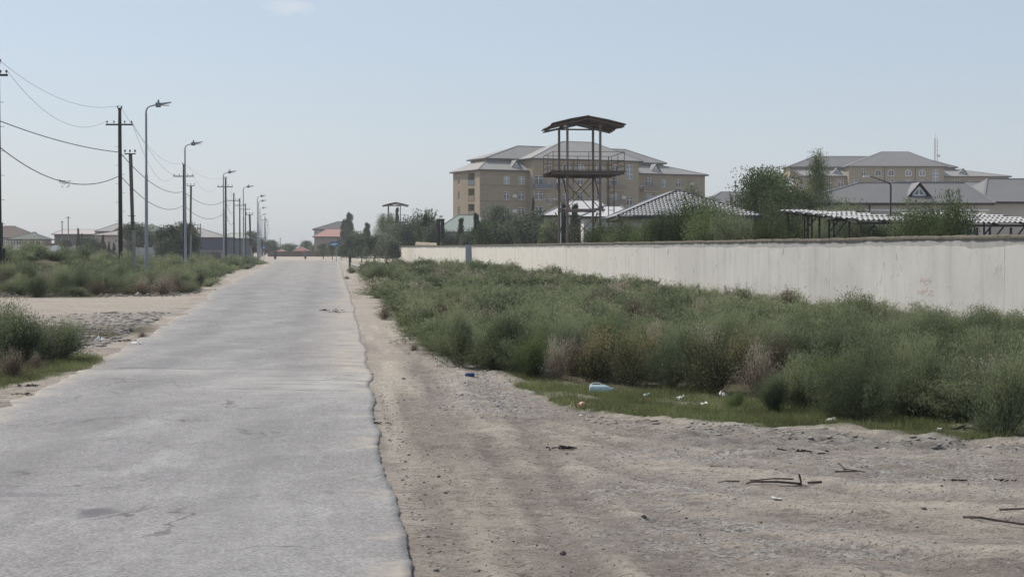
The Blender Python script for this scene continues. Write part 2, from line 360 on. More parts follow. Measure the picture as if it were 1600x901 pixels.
# ------------------------------------------------------------------ road
def roadmat():
    m = bpy.data.materials.new('old_asphalt'); t, n, l = nodes(m); b = n['Principled BSDF']
    b.inputs['Roughness'].default_value = .88; b.inputs['Specular IOR Level'].default_value = .25
    g = n.new('ShaderNodeNewGeometry')
    def noise(sc, det=6, st=(1, 1, 1), ro=.6):
        mpn = n.new('ShaderNodeMapping'); mpn.inputs['Scale'].default_value = st; l.new(g.outputs['Position'], mpn.inputs[0])
        q = n.new('ShaderNodeTexNoise'); q.inputs['Scale'].default_value = sc; q.inputs['Detail'].default_value = det; q.inputs['Roughness'].default_value = ro
        l.new(mpn.outputs[0], q.inputs['Vector']); return q.outputs['Fac']
    def rng(s, a, b_, c=0, d=1):
        q = n.new('ShaderNodeMapRange'); q.inputs[1].default_value = a; q.inputs[2].default_value = b_; q.inputs[3].default_value = c; q.inputs[4].default_value = d
        l.new(s, q.inputs[0]); return q.outputs[0]
    def mix(f, a, b_, mode='MIX'):
        q = n.new('ShaderNodeMixRGB'); q.blend_type = mode
        for i, s in ((0, f), (1, a), (2, b_)):
            if isinstance(s, tuple): q.inputs[i].default_value = s
            elif isinstance(s, float): q.inputs[i].default_value = s
            else: l.new(s, q.inputs[i])
        return q.outputs[0]
    base = mix(rng(noise(.8, 8, (1, .4, 1)), .38, .6), (.175, .17, .168, 1), (.268, .262, .255, 1))
    base = mix(rng(noise(1.3, 8, (1, .45, 1), .7), .52, .68, 0, .6), base, (.385, .38, .365, 1))
    base = mix(rng(noise(1.1, 8, (1, .5, 1), .7), .52, .66, 0, .7), base, (.185, .18, .185, 1))
    v = n.new('ShaderNodeTexVoronoi'); v.inputs['Scale'].default_value = 58; l.new(g.outputs['Position'], v.inputs['Vector'])
    sp = n.new('ShaderNodeSeparateColor'); l.new(v.outputs['Color'], sp.inputs[0])
    base = mix(.3, base, mix(rng(sp.outputs[0], 0, 1), (.09, .088, .088, 1), (.56, .55, .535, 1)))
    v2 = n.new('ShaderNodeTexVoronoi'); v2.inputs['Scale'].default_value = 15; l.new(g.outputs['Position'], v2.inputs['Vector'])
    s2 = n.new('ShaderNodeSeparateColor'); l.new(v2.outputs['Color'], s2.inputs[0])
    base = mix(rng(s2.outputs[1], .75, 1, 0, .18), base, (.12, .12, .125, 1))
    base = mix(rng(noise(6, 8, (1, .4, 1), .8), .5, .62, 0, .22), base, (.15, .147, .148, 1))
    base = mix(rng(noise(8, 8, (1, .4, 1), .8), .54, .64, 0, .22), base, (.43, .42, .40, 1))
    q = n.new('ShaderNodeAttribute'); q.attribute_name = 'lane'
    q1 = n.new('ShaderNodeMath'); q1.operation = 'MULTIPLY'; l.new(q.outputs['Fac'], q1.inputs[0]); l.new(rng(noise(.9, 6, (1, .25, 1), .7), .35, .6, .2, 1), q1.inputs[1])
    base = mix(q1.outputs[0], base, (.155, .152, .152, 1))
    # hairline cracks
    ve = n.new('ShaderNodeTexVoronoi'); ve.feature = 'DISTANCE_TO_EDGE'; ve.inputs['Scale'].default_value = .55
    mw = n.new('ShaderNodeMapping'); l.new(g.outputs['Position'], mw.inputs[0])
    nw_ = n.new('ShaderNodeTexNoise'); nw_.inputs['Scale'].default_value = 2.5; nw_.inputs['Detail'].default_value = 6; l.new(g.outputs['Position'], nw_.inputs['Vector'])
    av = n.new('ShaderNodeVectorMath'); av.operation = 'MULTIPLY_ADD'; av.inputs[1].default_value = (.9, .9, 0); l.new(nw_.outputs['Color'], av.inputs[0]); l.new(mw.outputs[0], av.inputs[2])
    l.new(av.outputs[0], ve.inputs['Vector'])
    ck = n.new('ShaderNodeMath'); ck.operation = 'MULTIPLY'; l.new(rng(ve.outputs['Distance'], .012, .004), ck.inputs[0]); l.new(rng(noise(.5, 3), .5, .58, 0, .75), ck.inputs[1])
    base = mix(ck.outputs[0], base, (.09, .086, .084, 1))
    q = n.new('ShaderNodeAttribute'); q.attribute_name = 'dust'
    q2 = n.new('ShaderNodeMath'); q2.operation = 'MULTIPLY'; l.new(q.outputs['Fac'], q2.inputs[0]); l.new(rng(noise(2.2, 7, (.6, 1.2, 1), .7), .38, .6), q2.inputs[1])
    base = mix(q2.outputs[0], base, (.40, .36, .30, 1))
    q = n.new('ShaderNodeAttribute'); q.attribute_name = 'dark'
    base = mix(q.outputs['Fac'], base, (.115, .11, .12, 1))
    q = n.new('ShaderNodeAttribute'); q.attribute_name = 'chalk'
    q3 = n.new('ShaderNodeMath'); q3.operation = 'MULTIPLY'; l.new(q.outputs['Fac'], q3.inputs[0]); l.new(rng(noise(1.8, 7, (.35, 2.5, 1), .7), .4, .62), q3.inputs[1])
    base = mix(q3.outputs[0], base, (.44, .425, .39, 1))
    l.new(base, b.inputs['Base Color'])
    bp = n.new('ShaderNodeBump'); bp.inputs['Strength'].default_value = .5; bp.inputs['Distance'].default_value = .006
    l.new(sp.outputs[1], bp.inputs['Height']); l.new(bp.outputs[0], b.inputs['Normal'])
    return m
ry = axis([(-60, 6, 3), (6, 30, .07), (30, 60, .4), (60, 235, 3), (235, 245, 2)])
wl = (fbm(ry * 1.6, ry * 0, 4) - .5) * .34; wr = (fbm(ry * .45 + 50, ry * 0 + 9, 2) - .5) * .2 + (vnoise(ry * 13.3, ry * 0 + 2) - .5) * .022 + (vnoise(ry * 3.1, ry * 0 + 5) - .5) * .018
wl = wl * (1 + sm(30, 60, ry) * 2); wr = wr * (1 - .3 * sm(24, 30, ry))
nc = 70
U = np.linspace(0, 1, nc)[None, :]
XL = (xl(ry) + wl)[:, None]; XR = (xr(ry) + wr)[:, None]
RX = XL + (XR - XL) * U; RY = np.repeat(ry[:, None], nc, 1)
RZ = .024 + (fbm(RX * .7, RY * .5, 3) - .5) * .03 + (fbm(RX * 2.5, RY * 2.5, 2) - .5) * .014
fade = (1 - sm(22, 27, RY))
RZ = RZ - .006 * (1 - fade)
_e = np.minimum(XR - RX, RX - XL)
RZ = RZ * (1 - (1 - fade) * (1 - sm(0, .8, _e))) + .004 * (1 - fade) * (1 - sm(0, .8, _e))
V1 = np.stack([RX, RY, RZ], -1).reshape(-1, 3)
# skirts at both edges
sk = []
for e_, off in ((0, -.03), (nc - 1, .03)):
    sk.append(np.stack([RX[:, e_] + off, RY[:, e_], RZ[:, e_] - .16], -1))
n1 = len(V1); nr = len(ry)
ii = np.arange(nr * nc).reshape(nr, nc)
Fr = [np.stack([ii[:-1, :-1], ii[:-1, 1:], ii[1:, 1:], ii[1:, :-1]], -1).reshape(-1, 4)]
a = n1 + np.arange(nr); Fr.append(np.stack([a[:-1], ii[:-1, 0], ii[1:, 0], a[1:]], -1))
a = n1 + nr + np.arange(nr); Fr.append(np.stack([ii[:-1, -1], a[:-1], a[1:], ii[1:, -1]], -1))
me = np_mesh('road', np.concatenate([V1] + sk), np.concatenate(Fr), roadmat())
pad = np.zeros(2 * nr)
eR = XR - RX; eL = RX - XL
def ramp_dn(w_, x): return 1 - sm(0, w_, x)
dust = np.clip(ramp_dn(.45, eL) * .8 + ramp_dn(.8, eR) * (.9 * (1 - fade) + .1) + ramp_dn(.4, eR) * sm(.5, .6, fbm(RX * 2 + 5, RY * 1.6, 3)) * .9 + ramp_dn(1.8, eR) * (1 - fade) * .7 * (RY < 60), 0, 1)
dust = np.clip(dust + .35 * sm(60, 120, RY), 0, 1)
vattr(me, 'dust', np.concatenate([dust.ravel(), pad]))
lane = np.exp(-((U - .27) / .07) ** 2) + np.exp(-((U - .72) / .07) ** 2) + 0 * RX
vattr(me, 'lane', np.concatenate([np.clip(lane * .45, 0, 1).ravel(), pad]))
def rb(x, y, rx, ry_):
    p = on_ground(x, y); return 1 - sm(.75, 1.15, np.sqrt(((RX - p.x) / rx) ** 2 + ((RY - p.y) / ry_) ** 2) + (fbm(RX * 8, RY * 8, 3) - .5) * .7)
dark = np.maximum.reduce([rb(148, 804, .14, .22) * .85, rb(215, 577, .5, .16) * .5, rb(330, 577, .3, .1) * .3, rb(290, 632, .3, .5) * .25, rb(30, 777, .5, .1) * .4])
# the seam across the carriageway at about 25 m and a couple of hairline cracks
seam = np.exp(-((RY - 25.2 - .15 * np.sin(RX * 1.7)) / .07) ** 2) * (RX < -3.9)
dark = np.maximum(dark, seam * .7 * sm(.35, .55, fbm(RX * 3, RY * 3, 3)))
vattr(me, 'dark', np.concatenate([dark.ravel(), pad]))
chalk = (1 - sm(0, .6, np.abs(RY - (22.5 + (RX + 3) * -.2)) / 6)) * sm(-5.3, -3.0, RX)
chalk = np.maximum(chalk * .8, (1 - sm(25.0, 25.2, RY)) * sm(22.5, 24.8, RY) * .5)
vattr(me, 'chalk', np.concatenate([np.clip(chalk, 0, 1).ravel(), pad]))
tag(link('road', me), 'worn light grey asphalt road running to the far houses, ragged edges', None, None, 'structure')

# ------------------------------------------------------------------ white wall
PW = 3.0
def whitewash():
    m = bpy.data.materials.new('whitewash'); t, n, l = nodes(m); b = n['Principled BSDF']
    b.inputs['Roughness'].default_value = .9; b.inputs['Specular IOR Level'].default_value = .1
    g = n.new('ShaderNodeNewGeometry'); sx = n.new('ShaderNodeSeparateXYZ'); l.new(g.outputs['Position'], sx.inputs[0])
    def noise(sc, det, st, ro=.6):
        mpn = n.new('ShaderNodeMapping'); mpn.inputs['Scale'].default_value = st; l.new(g.outputs['Position'], mpn.inputs[0])
        q = n.new('ShaderNodeTexNoise'); q.inputs['Scale'].default_value = sc; q.inputs['Detail'].default_value = det; q.inputs['Roughness'].default_value = ro
        l.new(mpn.outputs[0], q.inputs['Vector']); return q.outputs['Fac']
    def rng(s, a, b_, c=0, d=1):
        q = n.new('ShaderNodeMapRange'); q.inputs[1].default_value = a; q.inputs[2].default_value = b_; q.inputs[3].default_value = c; q.inputs[4].default_value = d
        l.new(s, q.inputs[0]); return q.outputs[0]
    def mix(f, a, b_):
        q = n.new('ShaderNodeMixRGB')
        for i, s in ((0, f), (1, a), (2, b_)):
            if isinstance(s, tuple): q.inputs[i].default_value = s
            else: l.new(s, q.inputs[i])
        return q.outputs[0]
    def op(o, a, b_):
        q = n.new('ShaderNodeMath'); q.operation = o
        for i, s in ((0, a), (1, b_)):
            if isinstance(s, (int, float)): q.inputs[i].default_value = s
            else: l.new(s, q.inputs[i])
        return q.outputs[0]
    white = mix(rng(noise(.5, 5, (1, .5, .6)), .35, .65), (.465, .457, .43, 1), (.57, .56, .53, 1))
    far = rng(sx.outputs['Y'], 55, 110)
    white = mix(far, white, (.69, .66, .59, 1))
    streak = rng(noise(1.6, 8, (1.5, 1.5, .12), .78), .5, .72, 0, .5)
    white = mix(streak, white, (.33, .325, .31, 1))
    white = mix(rng(noise(2.5, 8, (1, .8, .5), .8), .57, .66, 0, .8), white, (.27, .265, .25, 1))
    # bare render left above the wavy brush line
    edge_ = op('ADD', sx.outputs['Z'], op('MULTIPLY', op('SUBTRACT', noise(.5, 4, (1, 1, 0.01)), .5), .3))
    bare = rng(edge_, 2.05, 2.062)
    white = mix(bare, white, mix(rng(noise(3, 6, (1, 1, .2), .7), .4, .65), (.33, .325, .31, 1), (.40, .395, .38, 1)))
    drip = op('MULTIPLY', rng(noise(2.2, 6, (2, 2, .08), .8), .6, .66), rng(sx.outputs['Z'], 1.7, 2.2))
    white = mix(op('MULTIPLY', drip, .65), white, (.13, .12, .105, 1))
    chip = n.new('ShaderNodeTexNoise'); chip.inputs['Scale'].default_value = 1.1; chip.inputs['Detail'].default_value = 9; chip.inputs['Roughness'].default_value = .72; l.new(g.outputs['Position'], chip.inputs['Vector'])
    white = mix(rng(chip.outputs['Fac'], .655, .665, 0, .75), white, (.27, .26, .24, 1))
    foot = op('MULTIPLY', rng(sx.outputs['Z'], .55, .1), rng(noise(2, 6, (1, 1, 1), .7), .35, .6))
    white = mix(op('MULTIPLY', foot, .6), white, (.30, .26, .20, 1))
    l.new(white, b.inputs['Base Color'])
    bp = n.new('ShaderNodeBump'); bp.inputs['Strength'].default_value = .25; bp.inputs['Distance'].default_value = .02
    l.new(noise(6, 6, (1, 1, 1)), bp.inputs['Height']); l.new(bp.outputs[0], b.inputs['Normal'])
    return m
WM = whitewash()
M_cop = mat('coping_mortar', (.115, .10, .078), .95, .35, 5, .4)
wall = empty('boundary_wall', (float(wall_x(12.)), 12, 0), 0, 'long whitewashed concrete boundary wall with brown coping, running back from the right edge', 'wall')
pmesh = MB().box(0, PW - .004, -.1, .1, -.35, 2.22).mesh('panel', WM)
cms = []
for k in range(3):
    rr = random.Random(k + 40); q = MB(); n_ = 12; pr = []
    for i in range(n_ + 1):
        xx = i * PW / n_; w_ = .135 + rr.uniform(-.015, .02); zt = 2.3 + rr.uniform(-.014, .02)
        if i in (0, n_): w_ = .14; zt = 2.305
        pr.append([(xx, -w_, 2.222), (xx, -w_, zt - .03), (xx, -w_ * .3, zt + .015), (xx, w_ * .5, zt + .01), (xx, w_, zt - .03), (xx, w_, 2.222)])
    for i in range(n_):
        a_, b_ = pr[i], pr[i + 1]
        for j in range(6): q.add([a_[j], b_[j], b_[(j + 1) % 6], a_[(j + 1) % 6]], [(0, 3, 2, 1)])
    cms.append(q.mesh('coping', M_cop))
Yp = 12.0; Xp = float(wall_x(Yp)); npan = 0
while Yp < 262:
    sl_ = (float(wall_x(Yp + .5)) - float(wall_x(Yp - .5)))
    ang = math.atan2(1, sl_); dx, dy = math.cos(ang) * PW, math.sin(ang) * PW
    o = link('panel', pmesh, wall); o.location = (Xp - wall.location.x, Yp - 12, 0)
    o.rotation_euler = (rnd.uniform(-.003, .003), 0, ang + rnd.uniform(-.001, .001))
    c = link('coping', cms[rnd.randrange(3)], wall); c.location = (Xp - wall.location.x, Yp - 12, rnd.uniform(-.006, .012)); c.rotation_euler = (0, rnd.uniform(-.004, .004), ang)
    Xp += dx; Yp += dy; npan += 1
# grey pillar standing proud of the wall
pp = at(736, 395, 149)
pil = empty('wall_pillar', (float(wall_x(149)) - .25, 149, 0), 0, 'blue-grey painted pillar standing proud of the far part of the white wall', 'pillar')
MB().box(-.38, .38, -.3, .3, -.2, 2.36).build('shaft', mat('pillar_paint', (.30, .32, .36), .8, .1), pil)
MB().box(-.42, .42, -.34, .34, 2.362, 2.42).build('cap', M_cop, pil)
# faded pink scribble
def text_mesh(body, size, m, name):
    cu = bpy.data.curves.new('t', 'FONT'); cu.body = body; cu.size = size; cu.extrude = .001; cu.offset = -.004; cu.space_line = .8
    cu.align_x = 'CENTER'
    o = bpy.data.objects.new('t', cu); COL.objects.link(o); dg = bpy.context.evaluated_depsgraph_get(); dg.update()
    me = bpy.data.meshes.new_from_object(o.evaluated_get(dg)); bpy.data.objects.remove(o); me.materials.clear(); me.materials.append(m); me.name = name
    return me
gy = 16.44 / ((1453 - 800) / F + .1363)
gme = text_mesh('AHE\n S\nHPGC', .2, mat('faded_pink_paint', (.58, .41, .36), .9, .3, 12), 'graffiti')
g_ = link('graffiti', gme); g_.location = (float(wall_x(gy)) - .108, gy, 1.1)
xv = Vector((.1363, -1, 0)).normalized(); zv = Vector((0, 0, 1)); nv = Vector((-1, -.1363, 0)).normalized()
g_.rotation_euler = Matrix((xv, zv, nv)).transposed().to_euler(); g_.scale = (2.1, 1, 1)
tag(g_, 'small faded pink scribble sprayed on the white wall near the right edge', 'graffiti')
# dead stump in front of the wall
st = at(827, 404, 118)
q = MB(); q.tube([(0, 0, -.1), (.03, 0, .5), (-.08, .05, 1.0), (-.22, .05, 1.35)], [.09, .08, .07, .05]).tube([(0, 0, .7), (.18, 0, 1.05), (.2, 0, 1.4)], [.06, .05, .04])
o = q.build('stump', mat('dead_wood', (.06, .045, .035), .9, .3)); o.location = (st.x, 118, 0)
tag(o, 'dark forked dead stump sticking up in front of the white wall', 'stump')

# ------------------------------------------------------------------ vegetation meshes
def orient_leaves(P, D, ln_, wd, rng_, quad=True):
    """leaf faces at P along direction D"""
    n = len(P); D = D / (np.linalg.norm(D, axis=1, keepdims=True) + 1e-9)
    r = rng_.normal(size=(n, 3)); W_ = np.cross(D, r); W_ /= (np.linalg.norm(W_, axis=1, keepdims=True) + 1e-9)
    ln_ = np.broadcast_to(ln_, (n,))[:, None]; wd = np.broadcast_to(wd, (n,))[:, None]
    a = P; b = P + D * ln_ * .5 + W_ * wd * .5; c = P + D * ln_; d = P + D * ln_ * .5 - W_ * wd * .5
    if quad:
        V = np.stack([a, b, c, d], 1).reshape(-1, 3); Fc = np.arange(4 * n).reshape(n, 4)
    else:
        V = np.stack([a + W_ * wd * .5, c, a - W_ * wd * .5], 1).reshape(-1, 3); Fc = np.arange(3 * n).reshape(n, 3)
    return V, Fc
def bush_np(seed, rad, h, nst, nl, ll, lw, quad=True, spread=1.0):
    g = np.random.default_rng(seed)
    nlobe = 9
    la = g.uniform(0, 2 * np.pi, nlobe); le = g.uniform(.25, 1.5, nlobe); lr = g.uniform(.6, 1.15, nlobe)
    lobe = g.integers(0, nlobe, nst)
    az = la[lobe] + g.normal(0, .36, nst); el = np.clip(le[lobe] + g.normal(0, .22, nst), .05, 1.57)
    D = np.stack([np.cos(el) * np.cos(az) * rad, np.cos(el) * np.sin(az) * rad, np.sin(el) * h], -1) * (lr[lobe] * g.uniform(.7, 1.05, nst))[:, None]
    b0 = np.stack([g.normal(0, .1 * rad, nst), g.normal(0, .1 * rad, nst), np.zeros(nst)], -1)
    si = g.integers(0, nst, nl); t = g.beta(2.2, 1.1, nl)
    bend = np.stack([np.zeros(nl), np.zeros(nl), (t * t - t) * .28 * h * -1], -1)
    P = b0[si] + D[si] * t[:, None] + bend + g.normal(0, .045 * rad, (nl, 3)) * (t[:, None] + .3)
    P[:, 2] = np.abs(P[:, 2])
    LD = D[si] / (np.linalg.norm(D[si], axis=1, keepdims=True)) * 1.0 + g.normal(0, .65, (nl, 3)) * spread + np.array([0, 0, .35])
    V, Fc = orient_leaves(P, LD, ll * g.uniform(.6, 1.5, nl), lw * g.uniform(.7, 1.3, nl), g, quad)
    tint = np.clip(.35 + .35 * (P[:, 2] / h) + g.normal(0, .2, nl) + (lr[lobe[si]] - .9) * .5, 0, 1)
    # stems as thin leaves
    ns = min(nst, 90)
    Vs, Fs = orient_leaves(b0[:ns], D[:ns], np.linalg.norm(D[:ns], axis=1) * .95, .012, g, quad)
    return np.concatenate([V, Vs]), np.concatenate([Fc, Fs + len(V)]), np.concatenate([tint, np.full(ns, -.3)])
L_salt = leafmat('saltbush_leaf', (.055, .065, .04), (.152, .182, .10), (.33, .355, .21))
L_green = leafmat('green_leaf', (.05, .066, .028), (.115, .15, .062), (.25, .29, .14))
L_dry = leafmat('dry_leaf', (.09, .07, .05), (.20, .16, .115), (.60, .53, .42), .2)
L_yel = leafmat('yellowing_leaf', (.055, .055, .032), (.12, .125, .068), (.38, .34, .19), .25)
L_olive = leafmat('olive_leaf', (.06, .072, .048), (.145, .17, .115), (.29, .32, .23), .2)
L_dark = leafmat('conifer_leaf', (.03, .042, .025), (.065, .085, .05), (.13, .155, .09), .1)
L_grass = leafmat('grass_leaf', (.11, .11, .055), (.185, .215, .09), (.37, .37, .20), .4)
M_bark = mat('bark', (.13, .10, .075), .95, .3, 6, .5)

# near bushes: prototypes
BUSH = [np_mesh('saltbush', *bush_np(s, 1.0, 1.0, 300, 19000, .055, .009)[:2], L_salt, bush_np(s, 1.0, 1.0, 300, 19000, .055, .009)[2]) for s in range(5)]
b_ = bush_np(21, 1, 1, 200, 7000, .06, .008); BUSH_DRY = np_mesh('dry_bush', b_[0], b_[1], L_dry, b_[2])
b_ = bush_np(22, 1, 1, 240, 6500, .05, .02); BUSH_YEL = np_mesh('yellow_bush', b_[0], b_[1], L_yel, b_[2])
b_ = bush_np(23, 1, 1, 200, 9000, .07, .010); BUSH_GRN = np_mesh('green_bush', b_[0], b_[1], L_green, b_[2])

def put_bush(x, y, r, h, me, label, group=None, name='saltbush', cat='bush'):
    o = link(name, me); o.location = (x, y, gz(x, y) - .03)
    o.rotation_euler = (rnd.uniform(-.08, .08), rnd.uniform(-.08, .08), rnd.uniform(0, 6.28)); o.scale = (r * rnd.uniform(.9, 1.15), r * rnd.uniform(.9, 1.15), h)
    return tag(o, label, cat, group)
def pxb(x, y, rpx, hpx, me, label, name='saltbush', dz=0):
    p = on_ground(x, y); k = p.y / F
    return put_bush(p.x, p.y + rpx * k * .5, rpx * k, hpx * k, me, label, None, name)
# singled-out bushes of the photograph
pxb(20, 572, 105, 95, BUSH[0], 'tall feathery bush at the left edge behind the small grass patch', dz=0)
pxb(82, 565, 62, 72, BUSH[1], 'dark rounded bush ending the left clump beside the pale dirt track')
pxb(-60, 560, 110, 90, BUSH[2], 'bush half cut off by the left edge of the photo')
pxb(10, 592, 60, 48, BUSH_DRY, 'twiggy brown dry bush in the left clump above the white bag', 'dry_bush')
pxb(52, 578, 22, 32, BUSH_DRY, 'small grey dry bush standing in the grass beside the white bag', 'dry_bush')
pxb(220, 527, 17, 12, BUSH_DRY, 'tiny brown tuft alone on the broken crust left of the road', 'dry_tuft')
pxb(600, 500, 26, 26, BUSH_DRY, 'brown dry bush leaning out at the road edge below the first green bushes', 'dry_bush')
pxb(628, 512, 24, 24, BUSH_DRY, 'second brown dry bush at the road edge, just in front of the first', 'dry_bush')
pxb(645, 548, 16, 16, BUSH_DRY, 'small purplish dry bush at the gravel edge', 'dry_bush')
pxb(548, 427, 13, 11, BUSH[3], 'low bush at the foot of the dark post by the road')
pxb(542, 436, 10, 6, BUSH_DRY, 'small brown tuft in front of the dark post by the road', 'dry_tuft')
pxb(590, 446, 30, 34, BUSH[4], 'rounded bush standing out at the road edge before the olive trees')
pxb(613, 446, 34, 37, BUSH[1], 'larger rounded bush close beside the white litter at the road edge')
pxb(718, 575, 55, 95, BUSH[2], 'dark bush with the blue can lying at its foot')
pxb(790, 584, 70, 110, BUSH[0], 'large dark green bush behind the left end of the grass verge')
pxb(870, 598, 40, 75, BUSH_DRY, 'grey twiggy dead bush left of the yellow leaved one', 'dry_bush')
pxb(925, 600, 60, 92, BUSH_YEL, 'yellow leaved bush standing behind the clear plastic jug', 'yellow_bush')
pxb(985, 606, 50, 95, BUSH_YEL, 'bush with yellow and brown leaves right behind the jug neck', 'yellow_bush')
pxb(1045, 612, 60, 85, BUSH[3], 'bluish green bush between the yellow bush and the brown seed heads')
pxb(1120, 622, 75, 105, BUSH_YEL, 'bush full of brown seed heads in the middle of the front row', 'seeding_bush')
pxb(1190, 628, 60, 95, BUSH_DRY, 'brown and white speckled seeding bush beside a lone leaning shrub', 'seeding_bush')
pxb(1215, 645, 42, 62, BUSH[4], 'small open shrub standing forward on the grass right of the litter')
pxb(1150, 638, 26, 34, BUSH_GRN, 'low dark green plant on the grass beside the litter', 'green_bush')
pxb(1350, 660, 75, 105, BUSH[1], 'broad front bush right of the lone shrub, above the white litter')
pxb(1460, 655, 85, 125, BUSH[3], 'tall pale green bush behind the torn white bag')
pxb(1585, 682, 75, 145, BUSH[0], 'big front bush filling the right edge of the photo')
pxb(1545, 600, 40, 60, BUSH_DRY, 'dry tangle of grey branches behind the right front bush', 'dry_bush')
for x_, y_, rp, hp, m_ in ((895, 592, 55, 70, BUSH_DRY), (950, 590, 60, 84, BUSH_YEL), (1010, 596, 50, 84, BUSH_YEL), (1075, 600, 60, 88, BUSH[2]), (1100, 596, 70, 86, BUSH_DRY), (1160, 600, 65, 84, BUSH_YEL), (1215, 605, 60, 80, BUSH_DRY), (900, 580, 50, 66, BUSH[4]), (1030, 580, 70, 76, BUSH_DRY), (1140, 582, 70, 72, BUSH[1]), (1225, 590, 60, 74, BUSH[3])):
    p = on_ground(x_, y_); k = p.y / F
    put_bush(p.x, p.y + rp * k * .5, rp * k, hp * k, m_, 'tangled yellow, brown and green bush of the seeding patch behind the plastic jug', 'seeding bushes behind the jug', 'seeding_bush')
# the thicket between the verge and the wall: nearest ones as bushes of their own
TH = 'saltbushes of the thicket in front of the white wall'
TL = 'feathery grey-green saltbush in the dense thicket between the dirt lot and the white wall'
cand = []
g5 = np.random.default_rng(5)
step = .86; y = 18.2
while y < 155:
    st_ = step * (1 + max(0, y - 30) / 60)
    x0 = float(bank_x(y)); x1 = min(float(wall_x(y)) - .5, y * .36 + 3)
    x = x0 + .5
    while x < x1:
        X = x + g5.uniform(-.35, .35) * st_; Y = y + g5.uniform(-.4, .4) * st_
        gf = float(grass_front(X)) + .95 if X > .4 else 0
        pxx = 800 + F * X / Y
        if 845 < pxx < 1245 and Y < 24.6: x += st_; continue
        if Y > gf and X > float(bank_x(Y)) + .35 and X < float(wall_x(Y)) - .45: cand.append((X, Y))
        x += st_
    y += st_ * .9
near_b = cand[:205]; far_b = cand[205:]
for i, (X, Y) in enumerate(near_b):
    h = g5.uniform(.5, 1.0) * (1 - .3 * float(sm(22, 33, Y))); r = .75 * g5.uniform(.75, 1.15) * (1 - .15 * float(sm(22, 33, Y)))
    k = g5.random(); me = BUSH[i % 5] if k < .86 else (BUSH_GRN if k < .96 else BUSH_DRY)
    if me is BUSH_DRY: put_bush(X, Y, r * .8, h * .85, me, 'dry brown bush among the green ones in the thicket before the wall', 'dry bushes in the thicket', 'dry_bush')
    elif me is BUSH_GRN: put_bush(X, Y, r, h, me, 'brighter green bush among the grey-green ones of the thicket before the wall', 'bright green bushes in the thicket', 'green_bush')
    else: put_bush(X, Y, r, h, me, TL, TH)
def merge_bushes(name, pts, protos, m, label, rs, hs):
    Vs, Fs, Ts = [], [], []; o_ = 0
    for X, Y in pts:
        v, f, t = protos[g5.integers(0, len(protos))]
        a = g5.uniform(0, 6.28); r = rs(X, Y); h = hs(X, Y); c, s_ = math.cos(a), math.sin(a)
        W_ = np.stack([(v[:, 0] * c - v[:, 1] * s_) * r + X, (v[:, 0] * s_ + v[:, 1] * c) * r + Y, v[:, 2] * h + gz(X, Y) - .03], -1)
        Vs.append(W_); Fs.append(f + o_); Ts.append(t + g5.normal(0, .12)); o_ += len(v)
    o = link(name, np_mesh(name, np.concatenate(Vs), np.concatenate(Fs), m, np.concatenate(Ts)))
    return tag(o, label, 'scrub', None, 'stuff')
mid = [p for p in far_b if p[1] < 62]; farr = [p for p in far_b if p[1] >= 62]
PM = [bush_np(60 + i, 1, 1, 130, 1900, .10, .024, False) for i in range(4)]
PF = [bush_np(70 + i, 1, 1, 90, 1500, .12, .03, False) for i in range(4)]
hm = lambda X, Y: g5.choice([.3, .4, .5, .6, .72]) * g5.uniform(.9, 1.1) * (1 + .5 * float(sm(70, 120, Y)))
print('bushes', len(near_b), len(mid), len(farr))
isdry = [g5.random() < .07 for _ in range(len(mid) + len(farr))]
drym = [p for p, q_ in zip(mid, isdry) if q_]; mid = [p for p, q_ in zip(mid, isdry) if not q_]
dryf = [p for p, q_ in zip(farr, isdry[len(mid) + len(drym):]) if q_]; farr = [p for p, q_ in zip(farr, isdry[len(mid) + len(drym):]) if not q_]
merge_bushes('dry_scrub', drym, PM, L_dry, 'brown dried clumps standing in the scrub along the white wall', lambda X, Y: g5.uniform(.5, .9), hm)
merge_bushes('dry_scrub', dryf, PF, L_dry, 'brown dried clumps in the distant part of the scrub by the wall', lambda X, Y: g5.uniform(.8, 1.3), hm)
merge_bushes('scrub', mid, PM, L_salt, 'grey-green scrub running back along the white wall behind the front thicket', lambda X, Y: g5.uniform(.55, .95) * (1 + max(0, Y - 40) / 120), hm)
merge_bushes('scrub', farr, PF, L_salt, 'distant part of the scrub where wall and road draw together', lambda X, Y: g5.uniform(.9, 1.7), hm)

# left-hand scrub on the mound
LG = 'scrub bushes on the mound left of the road'
LLb = 'low grey-green scrub bush on the earth mound around the street lamps left of the road'
cl = []
y = 64.0
while y < 210:
    s_ = 1.55 * (1 + (y - 64) / 90)
    xb = float(np.interp(y, [64, 70, 84, 100, 140, 210], [-14.6, -15.4, -17.0, -20.2, -25.5, -35]))
    x = xb
    while x > -y * .36 - 3:
        X = x + g5.uniform(-.5, .5) * s_ * .8; Y = y + g5.uniform(-.5, .5) * s_ * .8
        if g5.random() > .16 or Y > 80: cl.append((X, Y))
        x -= s_
    y += s_ * .85
nl_ = cl[:70]; fl_ = cl[70:]
print('left', len(cl))
for i, (X, Y) in enumerate(nl_):
    h = g5.choice([.5, .7, .9, 1.15]) * g5.uniform(.9, 1.1); put_bush(X, Y, .95 * g5.uniform(.8, 1.25), h, BUSH[i % 5] if g5.random() < (.55 if Y < 70 else .85) else BUSH_DRY, LLb, LG)
merge_bushes('scrub', fl_, PM[:3], L_salt, 'scrub covering the far side of the mound left of the road', lambda X, Y: g5.uniform(.8, 1.3), lambda X, Y: g5.choice([.35, .5, .8, 1.15]) * g5.uniform(.9, 1.1) * (1 + .3 * float(sm(100, 160, Y))))

